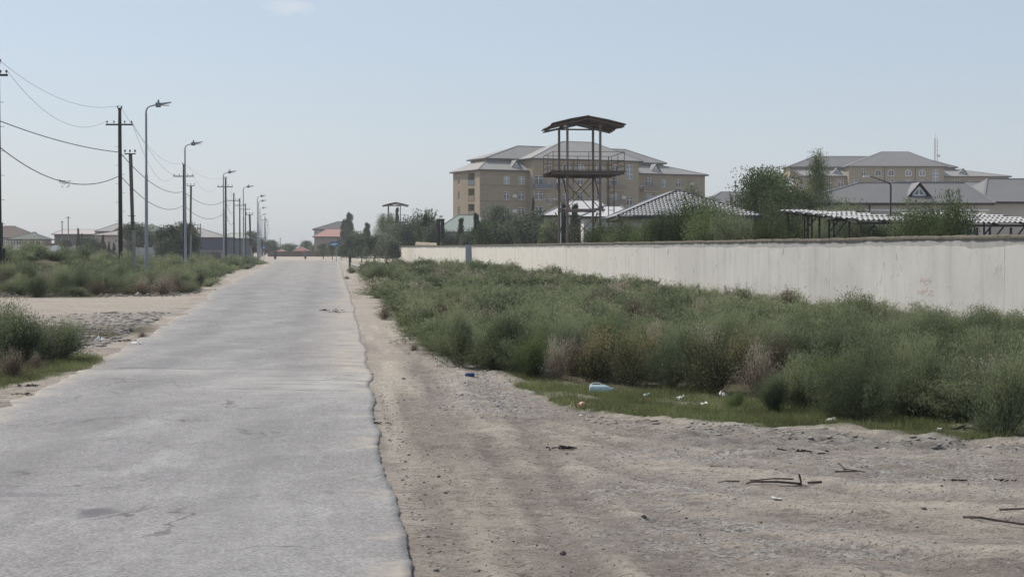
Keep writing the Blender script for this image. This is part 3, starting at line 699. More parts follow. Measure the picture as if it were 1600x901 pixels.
# grass
def grass(name, n, sampler, label, hmin=.03, hmax=.11, wd=.008):
    g = np.random.default_rng(len(name) + n); P = sampler(g, n); P = P[turf_mask(P[:, 0], P[:, 1]) > g.random(len(P)) * .9 + .05]
    k = len(P); z = base_z(P[:, 0], P[:, 1]) + (fbm(P[:, 0] * 3, P[:, 1] * 6, 4) - .5) * .045 - .01
    hh = g.uniform(hmin, hmax, k) * (.5 + fbm(P[:, 0] * 2.5, P[:, 1] * 2.5, 3) * 1.2)
    D = np.stack([g.normal(0, .4, k), g.normal(0, .4, k), np.ones(k)], -1)
    V, Fc = orient_leaves(np.stack([P[:, 0], P[:, 1], z], -1), D, hh, wd, g, False)
    tint = np.clip(fbm(P[:, 0] * 1.5, P[:, 1] * 1.5, 3) * .9 + g.normal(0, .18, k), 0, 1)
    return tag(link(name, np_mesh(name, V, Fc, L_grass, tint)), label, 'grass', None, 'stuff')
grass('grass', 260000, lambda g, n: np.stack([g.uniform(-.3, 9, n), g.uniform(15.5, 25, n)], -1), 'fresh green grass verge between the dirt lot and the thicket')
grass('grass', 90000, lambda g, n: np.stack([g.uniform(-11, -6.4, n), g.uniform(18.4, 30, n)], -1), 'short green grass patch at the left edge of the photo')
#@@STONES
# stones, crumbs and gravel lying on the lot
def zfull(X, Y):
    X = np.asarray(X); Y = np.asarray(Y)
    i = np.clip(np.searchsorted(xs, X) - 1, 0, nX - 2); j = np.clip(np.searchsorted(ys, Y) - 1, 0, nY - 2)
    fx = (X - xs[i]) / (xs[i + 1] - xs[i]); fy = (Y - ys[j]) / (ys[j + 1] - ys[j])
    return (Z[j, i] * (1 - fx) + Z[j, i + 1] * fx) * (1 - fy) + (Z[j + 1, i] * (1 - fx) + Z[j + 1, i + 1] * fx) * fy
def stones(name, P, size, m, label, g, flat=.6, stretch=1.0):
    o8 = np.array([(1, 0, 0), (.5, .87, 0), (-.5, .87, 0), (-1, 0, 0), (-.5, -.87, 0), (.5, -.87, 0), (0, 0, 1), (0, 0, -1)], float)
    f = []
    for k in range(6): f += [(k, (k + 1) % 6, 6), ((k + 1) % 6, k, 7)]
    f = np.array(f); n = len(P)
    V = o8[None] * (1 + g.normal(0, .18, (n, 8, 1))) * size[:, None, None]; V[:, :, 2] *= flat; V[:, :, 0] *= stretch
    a = g.uniform(0, 6.28, n) if stretch == 1 else g.normal(0, .5, n)
    c, s_ = np.cos(a)[:, None], np.sin(a)[:, None]
    W_ = np.stack([V[:, :, 0] * c - V[:, :, 1] * s_ + P[:, 0:1], V[:, :, 0] * s_ + V[:, :, 1] * c + P[:, 1:2], V[:, :, 2] + zfull(P[:, 0], P[:, 1])[:, None] + size[:, None] * flat * .35], -1)
    Fc = (f[None] + (np.arange(n) * 8)[:, None, None]).reshape(-1, 3)
    return tag(link(name, np_mesh(name, W_.reshape(-1, 3), Fc, m)), label, name, None, 'stuff')
g8 = np.random.default_rng(8)
def lot_pts(n):
    Y = g8.uniform(8.5, 18.5, n); X = g8.uniform(-1.5, 7.5, n)
    k = (X > xr(Y) + .12) & (Y < grass_front(X) + .2); return np.stack([X[k], Y[k]], -1)
P = lot_pts(13000); stones('gravel', P, np.exp(g8.normal(-5.8, .5, len(P))), mat('dark_stone', (.10, .09, .085), .9, .4, 20), 'dark crumbs and pebbles scattered over the dirt lot', g8)
P = lot_pts(9000); stones('gravel', P, np.exp(g8.normal(-5.3, .4, len(P))), mat('pale_stone', (.36, .34, .31), .9, .25, 20), 'pale pebbles scattered over the dirt lot', g8)
Y = g8.uniform(18, 40, 6000); X = np.interp(Y, ty, tx) + .5 + .03 * Y + g8.normal(0, .5, 6000); k = (X > xr(Y) + .1)
P = np.stack([X[k], Y[k]], -1); stones('gravel', P, np.exp(g8.normal(-4.9, .4, len(P))), mat('grey_stone', (.30, .295, .285), .9, .3, 20), 'grey gravel along the shoulder below the thicket', g8)
# clods thrown up along the ruts
Ye = 8.6 + 15 * g8.random(900) ** 1.3; Xe = xr(Ye) + .06 + np.abs(g8.normal(0, .28, 900)) * g8.random(900)
stones('crumbs', np.stack([Xe, Ye], -1), np.exp(g8.normal(-5.5, .6, 900)), mat('asphalt_crumb', (.17, .165, .16), .95, .3, 20), 'crumbled asphalt bits lying along the right road edge', g8)
X = g8.uniform(.8, 8.2, 900); Y = grass_front(X) - np.abs(g8.normal(.25, .55, 900)) - .1
stones('clods', np.stack([X, Y], -1), np.clip(np.exp(g8.normal(-4.4, .5, 900)), .003, .03), mat('clod', (.36, .33, .285), .95, .4, 12, .3), 'pale clods of churned earth along the front of the grass verge', g8, .5, 1.5)
# broken crust on the left and rubble on the mound
X = g8.normal(-9.6, 1.9, 4500); Y = g8.uniform(31, 48, 4500); k = X < xl(Y) - .5
stones('rubble', np.stack([X[k], Y[k]], -1), np.exp(g8.normal(-3.75, .55, k.sum())), mat('crust', (.30, .28, .25), .95, .45, 4, .3), 'broken grey crust and rubble left of the road', g8, .35, 1.4)
X = g8.uniform(-27, -14, 700); Y = 63.5 + np.abs(g8.normal(0, 5, 700))
stones('rubble', np.stack([X, Y], -1), np.exp(g8.normal(-2.9, .55, 700)), mat('crust2', (.24, .22, .19), .95, .45, 2, .3), 'stones and spoil along the foot of the scrub mound', g8, .6, 1.2)
# single rocks one can point to
def rock(x, y, s, label, m=None, h=.6):
    p = on_ground(x, y); g = np.random.default_rng(int(x)); q = MB()
    n1_, n2_ = 8, 5
    pr = []
    for i in range(n2_ + 1):
        th = math.pi * i / n2_
        for j in range(n1_):
            a = 2 * math.pi * j / n1_; k = 1 + g.normal(0, .13)
            pr.append((s * k * math.sin(th) * math.cos(a), s * .7 * k * math.sin(th) * math.sin(a), s * h * k * math.cos(th)))
    q.v = pr; q.f = [(i * n1_ + j, i * n1_ + (j + 1) % n1_, (i + 1) * n1_ + (j + 1) % n1_, (i + 1) * n1_ + j) for i in range(n2_) for j in range(n1_)]
    o = q.build('rock', m or mat('rock', (.33, .31, .28), .9, .25, 8, .4)); o.location = (p.x, p.y, max(float(zfull(p.x, p.y)), gz(p.x, p.y)) + s * .2)
    return tag(o, label, 'rock')
rock(115, 453, .42, 'pale rock on the foot of the mound left of the nearest lamp')
rock(52, 438, .45, 'grey rock half buried in the scrub mound at the far left')
rock(268, 438, .4, 'white stone lying between the first two street lamps')
rock(1006, 812, .022, 'small dark stone lying alone on the dirt lot right of the wheel track', mat('dark_stone', (.1, .09, .08)))
rock(845, 590, .17, 'pale stone at the foot of the grey twiggy bush')
rock(880, 865, .025, 'dark stone near the bottom edge of the dirt lot', mat('dark_stone', (.1, .09, .08)))
rock(1300, 658, .07, 'flat white stone lying on the grass verge', mat('white_stone', (.62, .6, .56), .8))
rock(1228, 600, .22, 'tan rounded stone in the bushes behind the lone shrub', mat('tan_rock', (.36, .31, .24), .9, .2))

# ------------------------------------------------------------------ trees
def crown_np(kind, seed, nleaf, leaf):
    g = np.random.default_rng(seed)
    if kind == 'olive':       # broad, clumpy, seen at size 1 wide x 1 high, crown from z .28
        nc_ = 30; a = g.uniform(0, 6.28, nc_); r = np.sqrt(g.random(nc_)) * .36; c = np.stack([r * np.cos(a), r * np.sin(a), g.uniform(.4, .88, nc_) - r * .35], -1); s = g.uniform(.07, .13, nc_)
    elif kind == 'round':
        nc_ = 46; a = g.uniform(0, 6.28, nc_); u = g.uniform(-1, 1, nc_); rr = g.uniform(.55, 1, nc_) ** .5
        c = np.stack([np.sqrt(1 - u * u) * np.cos(a) * rr * .36, np.sqrt(1 - u * u) * np.sin(a) * rr * .36, .58 + u * rr * .33], -1); s = g.uniform(.07, .12, nc_)
    elif kind == 'shrub':     # many stems fanning up from the ground
        nc_ = 44; a = g.uniform(0, 6.28, nc_); r = g.random(nc_) ** .6 * .42; z = g.uniform(.06, .86, nc_); r = r * (.65 + .5 * z)
        c = np.stack([r * np.cos(a), r * np.sin(a), z - r * .2], -1); s = g.uniform(.075, .13, nc_)
    elif kind == 'poplar':
        nc_ = 50; z = np.linspace(.1, .97, nc_); r = .30 * np.sin(np.pi * np.clip((z + .12) / 1.18, 0, 1)) ** .8; a = g.uniform(0, 6.28, nc_)
        k = g.uniform(.2, 1, nc_); c = np.stack([r * k * np.cos(a), r * k * np.sin(a), z], -1); s = g.uniform(.055, .085, nc_)
    elif kind == 'conifer':
        nc_ = 46; z = g.uniform(.06, .97, nc_) ; a = g.uniform(0, 6.28, nc_); r = (1 - z) ** .8 * .42 * g.uniform(.15, 1.25, nc_) + .01
        c = np.stack([r * np.cos(a), r * np.sin(a), z - r * .1], -1); s = .03 + .06 * (1 - z)
    ci = g.integers(0, nc_, nleaf)
    P = c[ci] + np.clip(g.normal(0, 1, (nleaf, 3)), -1.9, 1.9) * s[ci][:, None] * (np.array([1, 1, .75]) if kind not in ('poplar',) else np.array([.8, .8, 1.6]))
    if kind == 'shrub':   # shoots
        ns = 64; sa = g.uniform(0, 6.28, ns); sr = g.uniform(.05, .5, ns); sh = g.uniform(.65, 1.15, ns) * (1.1 - sr * .7); k = int(nleaf / 3.6)
        si = g.integers(0, ns, k); t = g.uniform(.4, 1, k)
        P[:k] = np.stack([np.cos(sa[si]) * sr[si] * t, np.sin(sa[si]) * sr[si] * t, sh[si] * t], -1) + g.normal(0, 1, (k, 3)) * (.05 - .034 * t)[:, None]
    P = P[:, :] * 1.0
    P[:, 2] = np.where(P[:, 2] > .12, P[:, 2], np.abs(P[:, 2]) * (1 if kind in ('shrub', 'conifer') else 0) + (.3 if kind in ('olive', 'round', 'poplar') else 0) * g.random(nleaf))
    P[:, 2] /= np.percentile(P[:, 2], 99.3); rr_ = np.hypot(P[:, 0], P[:, 1]); P[:, :2] *= .5 / np.percentile(rr_, 96)
    ok = (np.hypot(P[:, 0], P[:, 1]) < .56) & (P[:, 2] < 1.03); P = P[ok]; ci = ci[ok]; nleaf = len(P)
    D = g.normal(0, 1, (nleaf, 3)) + np.array([0, 0, -.2 if kind == 'olive' else .4])
    V, Fc = orient_leaves(P, D, leaf * g.uniform(.6, 1.5, nleaf), leaf * .5 * g.uniform(.7, 1.4, nleaf), g)
    tint = np.clip(.45 + g.normal(0, .2, nleaf) + (np.random.default_rng(seed + 1).normal(0, .16, nc_))[ci], 0, 1)
    return V, Fc, tint
def limbs_np(kind, seed):
    g = random.Random(seed); q = MB()
    if kind in ('olive', 'round'):
        q.tube([(0, 0, -.03), (.01, .01, .15), (-.01, .02, .3)], [.035, .026, .022])
        for i in range(7):
            a = i * .9 + g.uniform(-.3, .3); r = g.uniform(.15, .32); zt = g.uniform(.55, .85)
            q.tube([(0, 0, .14 + .02 * i), (r * .4 * math.cos(a), r * .4 * math.sin(a), .38), (r * math.cos(a), r * math.sin(a), zt)], [.02, .013, .004], 5)
    elif kind == 'shrub':
        for i in range(9):
            a = i * .7; r = g.uniform(.1, .38)
            q.tube([(0, 0, -.03), (r * .35 * math.cos(a), r * .35 * math.sin(a), .35), (r * math.cos(a), r * math.sin(a), g.uniform(.7, .95))], [.014, .01, .003], 4)
    else:
        q.tube([(0, 0, -.03), (.004, 0, .5), (0, 0, .95)], [.022, .014, .004])
        for i in range(14):
            z = .12 + i * .055; a = i * 2.4; r = (.3 * (1 - z) if kind == 'conifer' else .16)
            q.tube([(0, 0, z), (r * math.cos(a), r * math.sin(a), z + (0 if kind == 'conifer' else .1))], [.007, .002], 4)
    return q
TREES = {}
for key, kind, lm, nlf, lf, lmn in (('shrubn', 'shrub', L_green, 30000, .024, ''), ('shrubm', 'shrub', L_salt, 26000, .025, ''), ('olive', 'olive', L_olive, 9000, .05, 'olive'), ('olive2', 'olive', L_olive, 9000, .052, ''), ('round', 'round', L_green, 30000, .026, ''), ('roundd', 'round', L_olive, 13000, .045, ''),
                               ('shrub', 'shrub', L_green, 12000, .05, ''), ('shrub2', 'shrub', L_salt, 12000, .045, ''), ('shrubo', 'shrub', L_olive, 12000, .048, ''), ('poplar', 'poplar', L_green, 22000, .021, ''), ('conifer', 'conifer', L_dark, 9000, .045, '')):
    v, f, t = crown_np(kind, hash_ := sum(map(ord, key)), nlf, lf)
    TREES[key] = (np_mesh('crown', v, f, lm, t), limbs_np(kind, hash_).mesh('trunk', M_bark), kind)
NAMES = {'olive': 'olive_tree', 'round': 'broadleaf_tree', 'shrub': 'tall_shrub', 'poplar': 'poplar_tree', 'conifer': 'conifer_tree'}
def tree(key, x, ytop, wpx, d, label, zb=0.0, group=None, cat='tree'):
    if d < 96 and key in ('shrub', 'shrub2'): key = {'shrub': 'shrubn', 'shrub2': 'shrubm'}[key]
    cm, tm, kind = TREES[key]; p = at(x, ytop, d); H = p.z - zb; W_ = wpx * d / F
    W_ = W_ * {'olive': 1.08, 'round': 1.22, 'shrub': 1.25, 'poplar': 1.6, 'conifer': 1.5}[kind]
    o = empty(NAMES[kind], (p.x, d, zb), rnd.uniform(0, 6.28), label, cat, group)
    c = link('crown', cm, o); t = link('trunk', tm, o)
    c.scale = (W_, W_, H); t.scale = (W_ * .8 + .1 * H, W_ * .8 + .1 * H, H)
    t.scale = (min(W_, H), min(W_, H), H)
    return o
# behind the wall, left to right
for a in (('conifer', 545, 335, 24, 380, 'tall dark conifer rising beside the red-roofed house at the end of the road'),
          ('conifer', 537, 345, 14, 385, 'thin dark conifer touching the left side of the tall one by the red-roofed house'),
          ('conifer', 573, 350, 20, 330, 'smaller conifer between the red-roofed house and the far watchtower'),
          ('shrub2', 560, 362, 34, 340, 'grey-green tree low behind the olive row by the red-roofed house'),
          ('poplar', 597, 335, 20, 275, 'leafy upright tree just left of the far watchtower'),
          ('poplar', 610, 334, 18, 282, 'slender upright tree standing under the far watchtower roof'),
          ('conifer', 621, 327, 12, 274, 'pointed dark conifer between the legs of the far watchtower'),
          ('roundd', 618, 352, 40, 250, 'dark round tree below the far watchtower behind the wall'),
          ('shrubo', 645, 338, 46, 240, 'silvery tree right of the far watchtower'),
          ('shrub', 668, 330, 36, 230, 'airy green tree left of the two black flues'),
          ('conifer', 664, 338, 13, 215, 'narrow dark conifer left of the two black flues'),
          ('shrubo', 678, 352, 30, 205, 'low silvery tree behind the left black flue'),
          ('shrubo', 703, 362, 26, 190, 'small grey shrub right of the black flues'),
          ('conifer', 721, 343, 18, 172, 'left one of two small dark conifers before the green roof'),
          ('conifer', 744, 336, 16, 168, 'right one of two small dark conifers before the green roof'),
          ('shrubo', 733, 358, 26, 168, 'low silvery shrub between the two small dark conifers'),
          ('shrub', 757, 347, 30, 165, 'yellow-green shrub between the right small conifer and the grey-green mass'),
          ('roundd', 772, 323, 44, 185, 'dark round tree before the left corner of the big apartment block'),
          ('shrubo', 800, 338, 56, 160, 'silvery-green shrub left of the watchtower above the wall'),
          ('conifer', 833, 312, 8, 190, 'very thin dark conifer against the balconies of the apartment block'),
          ('shrubo', 836, 330, 60, 150, 'large silvery shrub rising to the left of the watchtower legs'),
          ('shrub2', 862, 345, 36, 140, 'grey-green shrub close to the watchtower left legs'),
          ('conifer', 880, 322, 26, 126, 'dark conifer seen through the watchtower legs'),
          ('conifer', 899, 322, 24, 128, 'second dark conifer right of the first, inside the watchtower legs'),
          ('shrubo', 912, 340, 44, 124, 'dark bush behind the middle of the watchtower'),
          ('shrub', 938, 345, 50, 95, 'bright leafy shrub at the foot of the watchtower ladder'),
          ('shrub', 975, 343, 60, 86, 'bright leafy shrub right of the watchtower ladder'),
          ('shrub', 1012, 345, 56, 82, 'leafy shrub before the left end of the tiled-roof house'),
          ('shrub2', 1046, 337, 56, 79, 'grey-green shrub before the middle of the tiled-roof house'),
          ('shrub', 1078, 308, 74, 78, 'tall wispy tree reaching over the eave of the tiled-roof house'),
          ('shrub', 1112, 312, 72, 75, 'second wispy tree covering the right part of the tiled roof'),
          ('shrub2', 1143, 328, 56, 72, 'grey-green shrub before the right corner of the tiled-roof house'),
          ('shrub', 1186, 345, 40, 66, 'thin green shrub beside the cream corner wall of the tiled-roof house'),
          ('shrub2', 1078, 288, 36, 250, 'pale tree rising behind the tiled roof ridge against the apartment block'),
          ('round', 1206, 266, 104, 108, 'big round green tree left of the poplar, above the wall'),
          ('round', 1225, 300, 66, 100, 'darker green tree under the right side of the big round one'),
          ('conifer', 1143, 310, 9, 200, 'tiny dark conifer against the grey roof left of the big round tree'),
          ('poplar', 1276, 238, 34, 120, 'tall ragged poplar rising above the far brick block'),
          ('round', 1250, 300, 50, 112, 'green tree at the foot of the tall poplar'),
          ('shrub2', 1245, 318, 44, 90, 'grey-green tree filling the gap between the big round tree and the carport'),
          ('shrub', 1030, 333, 46, 77, 'leafy shrub overlapping the left eave of the tiled-roof house'),
          ('shrub', 1234, 335, 50, 66, 'bright green shrub left of the carport above the wall'),
          ('shrub2', 1275, 340, 46, 74, 'shrub in the shade under the left end of the carport roof'),
          ('shrub2', 1325, 334, 60, 84, 'grey-green shrub beyond the carport posts'),
          ('shrub2', 1320, 313, 70, 92, 'olive-coloured tree top showing over the left carport roof'),
          ('shrub', 1372, 338, 44, 62, 'small shrub left of the front carport post'),
          ('shrub', 1425, 315, 56, 53, 'left one of the two dark leafy trees before the carport'),
          ('shrub', 1452, 318, 40, 52, 'middle leafy tree before the carport'),
          ('shrub', 1488, 302, 62, 51, 'tallest of the leafy trees before the carport, right one')):
    tree(*a)
# row of olives by the roadside
for i, (x, yt, wpx, d) in enumerate(((505, 381, 20, 290), (519, 378, 20, 275), (533, 380, 18, 262), (548, 369, 30, 222), (565, 371, 30, 214), (585, 368, 32, 206), (603, 367, 36, 200), (614, 378, 24, 196))):
    tree(('olive', 'olive2')[i % 2], x, yt, wpx, d, ['small olive tree furthest along the right roadside row', 'small olive tree left of the blue sign', 'small olive tree behind the blue sign post',
         'olive tree first right of the blue sign', 'second olive tree right of the blue sign', 'third olive tree right of the blue sign, before the white wall', 'widest olive tree before the end of the white wall', 'thin last olive tree beside the dark fence post'][i])
# left background trees
for a in (('olive', 265, 352, 44, 185, 'round olive-like tree between the first two street lamps'),
          ('olive2', 293, 348, 40, 190, 'second olive-like tree overlapping the second street lamp'),
          ('roundd', 215, 350, 46, 250, 'dark tree behind the concrete pole and nearest lamp'),
          ('conifer', 122, 358, 6, 300, 'first thin cypress before the long grey-brown building'), ('conifer', 128, 366, 6, 300, 'second, shorter thin cypress before the long grey-brown building'),
          ('roundd', 145, 372, 28, 280, 'dark bushy tree right of the thin cypresses'), ('conifer', 161, 368, 8, 280, 'dark conifer before the pink house'), ('conifer', 170, 378, 6, 282, 'short cypress before the pink house'), ('conifer', 178, 380, 6, 281, 'second short cypress before the pink house'),
          ('roundd', 395, 362, 30, 330, 'dark tree behind the far poles beside the road'), ('olive', 372, 372, 26, 340, 'grey tree before the green-roofed shed'), ('olive', 424, 375, 26, 420, 'rounded tree at the end of the row of lamps'),
          ('olive2', 410, 378, 22, 400, 'tree behind the far lamps at the road end'), ('shrubo', 452, 380, 22, 460, 'pale bushy tree above the brown wall at the road end'), ('shrub2', 440, 385, 20, 440, 'low tree at the left end of the brown wall'),
          ('olive', 480, 376, 24, 440, 'tree left of the red-roofed house'), ('roundd', 496, 382, 22, 420, 'dark tree in front of the red-roofed house'), ('roundd', 100, 375, 20, 300, 'small dark tree before the grey-brown building')):
    tree(*a)

# ------------------------------------------------------------------ buildings
M_brick = mat('tan_stone', (.285, .232, .163), .9, .10, .6, .1, stretch=(1, 1, 4))
M_stone2 = mat('pale_stone_trim', (.33, .275, .20), .9, .08)
M_roof = mat('grey_metal_roof', (.29, .28, .262), .6, .07, .4)
M_roofd = mat('dark_grey_roof', (.20, .20, .205), .6, .08, .4)
M_fascia = mat('dark_fascia', (.06, .055, .055), .7)
M_white = mat('white_frame', (.75, .75, .74), .5, .04)
M_cream = mat('cream_render', (.52, .47, .40), .9, .07, .5)
M_dark = mat('dark_metal', (.05, .045, .045), .7, .2)
def glassmat():
    m = bpy.data.materials.new('window_glass'); t, n, l = nodes(m); b = n['Principled BSDF']
    oi = n.new('ShaderNodeObjectInfo'); r = n.new('ShaderNodeValToRGB'); e = r.color_ramp.elements
    e[0].color = (.02, .025, .03, 1); e[1].color = (.30, .33, .36, 1); k = e.new(.5); k.color = (.06, .07, .085, 1)
    l.new(oi.outputs['Random'], r.inputs[0]); l.new(r.outputs[0], b.inputs['Base Color'])
    b.inputs['Roughness'].default_value = .12; b.inputs['Specular IOR Level'].default_value = .6
    return m
M_glass = glassmat()
def walls_open(q, Pf, u0, u1, z0, z1, ops, dep=.25):
    """Pf(u, v, z): wall face with rectangular openings and reveals"""
    us = sorted({u0, u1} | {o[0] for o in ops} | {o[1] for o in ops}); zs = sorted({z0, z1} | {o[2] for o in ops} | {o[3] for o in ops})
    for i in range(len(us) - 1):
        for j in range(len(zs) - 1):
            cu = (us[i] + us[i + 1]) / 2; cz = (zs[j] + zs[j + 1]) / 2
            if any(o[0] < cu < o[1] and o[2] < cz < o[3] for o in ops): continue
            q.add([Pf(us[i], 0, zs[j]), Pf(us[i + 1], 0, zs[j]), Pf(us[i + 1], 0, zs[j + 1]), Pf(us[i], 0, zs[j + 1])], [(0, 1, 2, 3)])
    for a, b, c, d in ops:
        q.add([Pf(a, 0, c), Pf(b, 0, c), Pf(b, 0, d), Pf(a, 0, d), Pf(a, dep, c), Pf(b, dep, c), Pf(b, dep, d), Pf(a, dep, d)],
              [(0, 1, 5, 4), (1, 2, 6, 5), (2, 3, 7, 6), (3, 0, 4, 7)])
_wm = {}
def window(parent, u, v, z, w_, h, rz=0, mull=1, trans=True, arch=False):
    key = (round(w_, 2), round(h, 2), mull, trans, arch)
    if key not in _wm:
        q = MB(); t = .08
        if arch:
            n_ = 10; pts = [(-w_ / 2, 0)] + [(-w_ / 2 * math.cos(math.pi * i / n_), h - w_ / 2 + w_ / 2 * math.sin(math.pi * i / n_)) for i in range(n_ + 1)] + [(w_ / 2, 0)]
            for i in range(len(pts)):
                a, b = pts[i], pts[(i + 1) % len(pts)]; q.bar((a[0], -.03, a[1]), (b[0], -.03, b[1]), t * 1.3)
            pq = MB(); pq.add([(x, 0, zz) for x, zz in pts], [tuple(range(len(pts)))])
        else:
            q.box(-w_ / 2, -w_ / 2 + t, -.06, 0, 0, h).box(w_ / 2 - t, w_ / 2, -.06, 0, 0, h).box(-w_ / 2 + t, w_ / 2 - t, -.06, 0, 0, t).box(-w_ / 2 + t, w_ / 2 - t, -.06, 0, h - t, h)
            pq = MB(); pq.add([(-w_ / 2 + t, -.02, t), (w_ / 2 - t, -.02, t), (w_ / 2 - t, -.02, h - t), (-w_ / 2 + t, -.02, h - t)], [(0, 1, 2, 3)])
        for i in range(mull):
            x = -w_ / 2 + w_ * (i + 1) / (mull + 1); q.box(x - t * .6, x + t * .6, -.055, 0, t, h - t)
        if trans: q.box(-w_ / 2 + t, w_ / 2 - t, -.052, 0, h * .66, h * .66 + t)
        if h > 2.5: q.box(-w_ / 2 + t, w_ / 2 - t, -.052, 0, h * .33, h * .33 + t)
        _wm[key] = (q.mesh('window', M_white), pq.mesh('pane', M_glass))
    o = link('window', _wm[key][0], parent); o.location = (u, v, z); o.rotation_euler = (0, 0, rz)
    link('pane', _wm[key][1], o)
    return o
def hip(parent, u0, u1, v0, v1, ze, zr, inl, inr, m=None, ov=.6, name='roof', th=.22):
    """hip roof; ridge from u0+inl to u1-inr"""
    q = MB(); a, b, c, d = u0 - ov, u1 + ov, v0 - ov, v1 + ov; vm = (v0 + v1) / 2
    q.add([(a, c, ze), (b, c, ze), (b, d, ze), (a, d, ze), (u0 + inl, vm, zr), (u1 - inr, vm, zr)], [(0, 1, 5, 4), (1, 2, 5), (2, 3, 4, 5), (3, 0, 4)])
    o = q.build(name, m or M_roof, parent)
    fq = MB(); fq.box(a + .02, b - .02, c + .02, d - .02, ze - th, ze - .004); fq.build('fascia', M_fascia, o)
    # standing ridge caps
    rq = MB()
    for p, r_ in (((a, c, ze), (u0 + inl, vm, zr)), ((b, c, ze), (u1 - inr, vm, zr)), ((u0 + inl, vm, zr), (u1 - inr, vm, zr))):
        rq.bar(p, r_, .18, .1)
    rq.build('ridge_cap', M_roofd, o)
    return o
def skirt(parent, u0, u1, v0, v1, ze, U0, U1, V0, V1, zt, m=None, ov=.6):
    q = MB(); A = [(u0 - ov, v0 - ov, ze), (u1 + ov, v0 - ov, ze), (u1 + ov, v1 + ov, ze), (u0 - ov, v1 + ov, ze)]; B = [(U0, V0, zt), (U1, V0, zt), (U1, V1, zt), (U0, V1, zt)]
    q.add(A + B, [(0, 1, 5, 4), (1, 2, 6, 5), (2, 3, 7, 6), (3, 0, 4, 7), (4, 5, 6, 7)])
    o = q.build('roof', m or M_roof, parent)
    MB().box(u0 - ov + .02, u1 + ov - .02, v0 - ov + .02, v1 + ov - .02, ze - .25, ze - .004).build('fascia', M_fascia, o)
    for i in (0, 1): MB().bar(A[i], B[i], .2, .1).build('ridge_cap', M_roofd, o)
    return o
def dormer(parent, u, v, z, w_, h, dep, m=None):
    q = MB(); e = .35
    q.add([(-w_ / 2 - e, -.3, -.25), (0, -.3, h + .12), (0, dep, h + .12), (-w_ / 2 - e, dep * .15, -.25), (w_ / 2 + e, -.3, -.25), (w_ / 2 + e, dep * .15, -.25)], [(0, 1, 2, 3), (4, 5, 2, 1)])
    o = q.build('dormer', m or M_roofd, parent); o.location = (u, v, z)
    MB().add([(-w_ / 2, 0, 0), (w_ / 2, 0, 0), (0, 0, h)], [(0, 1, 2)]).build('gable', M_fascia, o)
    f = MB(); k = .62; z0 = h * .14
    P_ = [(-w_ / 2 * k, -.03, z0), (w_ / 2 * k, -.03, z0), (0, -.03, z0 + h * k)]
    for i in range(3): f.bar(P_[i], P_[(i + 1) % 3], .14, .1)
    f.bar((0, -.03, z0), (0, -.03, z0 + h * k), .1, .08); f.build('frame', M_white, o)
    MB().add([(x, .02 - .03, zz) for x, _, zz in P_], [(0, 1, 2)]).build('pane', M_glass, o)
    return o
def balcony(parent, u0, u1, v, z, h=1.1, dep=1.2, m=None, name='balcony'):
    MBq = MB().box(u0, u1, v - dep, v - .003, z - .18, z); o = MBq.build(name, M_stone2, parent)
    q = MB().box(u0, u1, v - dep, v - dep + .06, z + .002, z + h).box(u0, u0 + .06, v - dep + .062, v - .004, z + .002, z + h).box(u1 - .06, u1, v - dep + .062, v - .004, z + .002, z + h)
    q.build('parapet', m or M_brick, o); return o
M_bal = mat('blue_grey_panel', (.12, .14, .18), .6, .1)
M_balb = mat('brown_balcony', (.19, .155, .12), .85, .12)
M_ac = mat('aircon_shell', (.55, .54, .5), .5, .05)

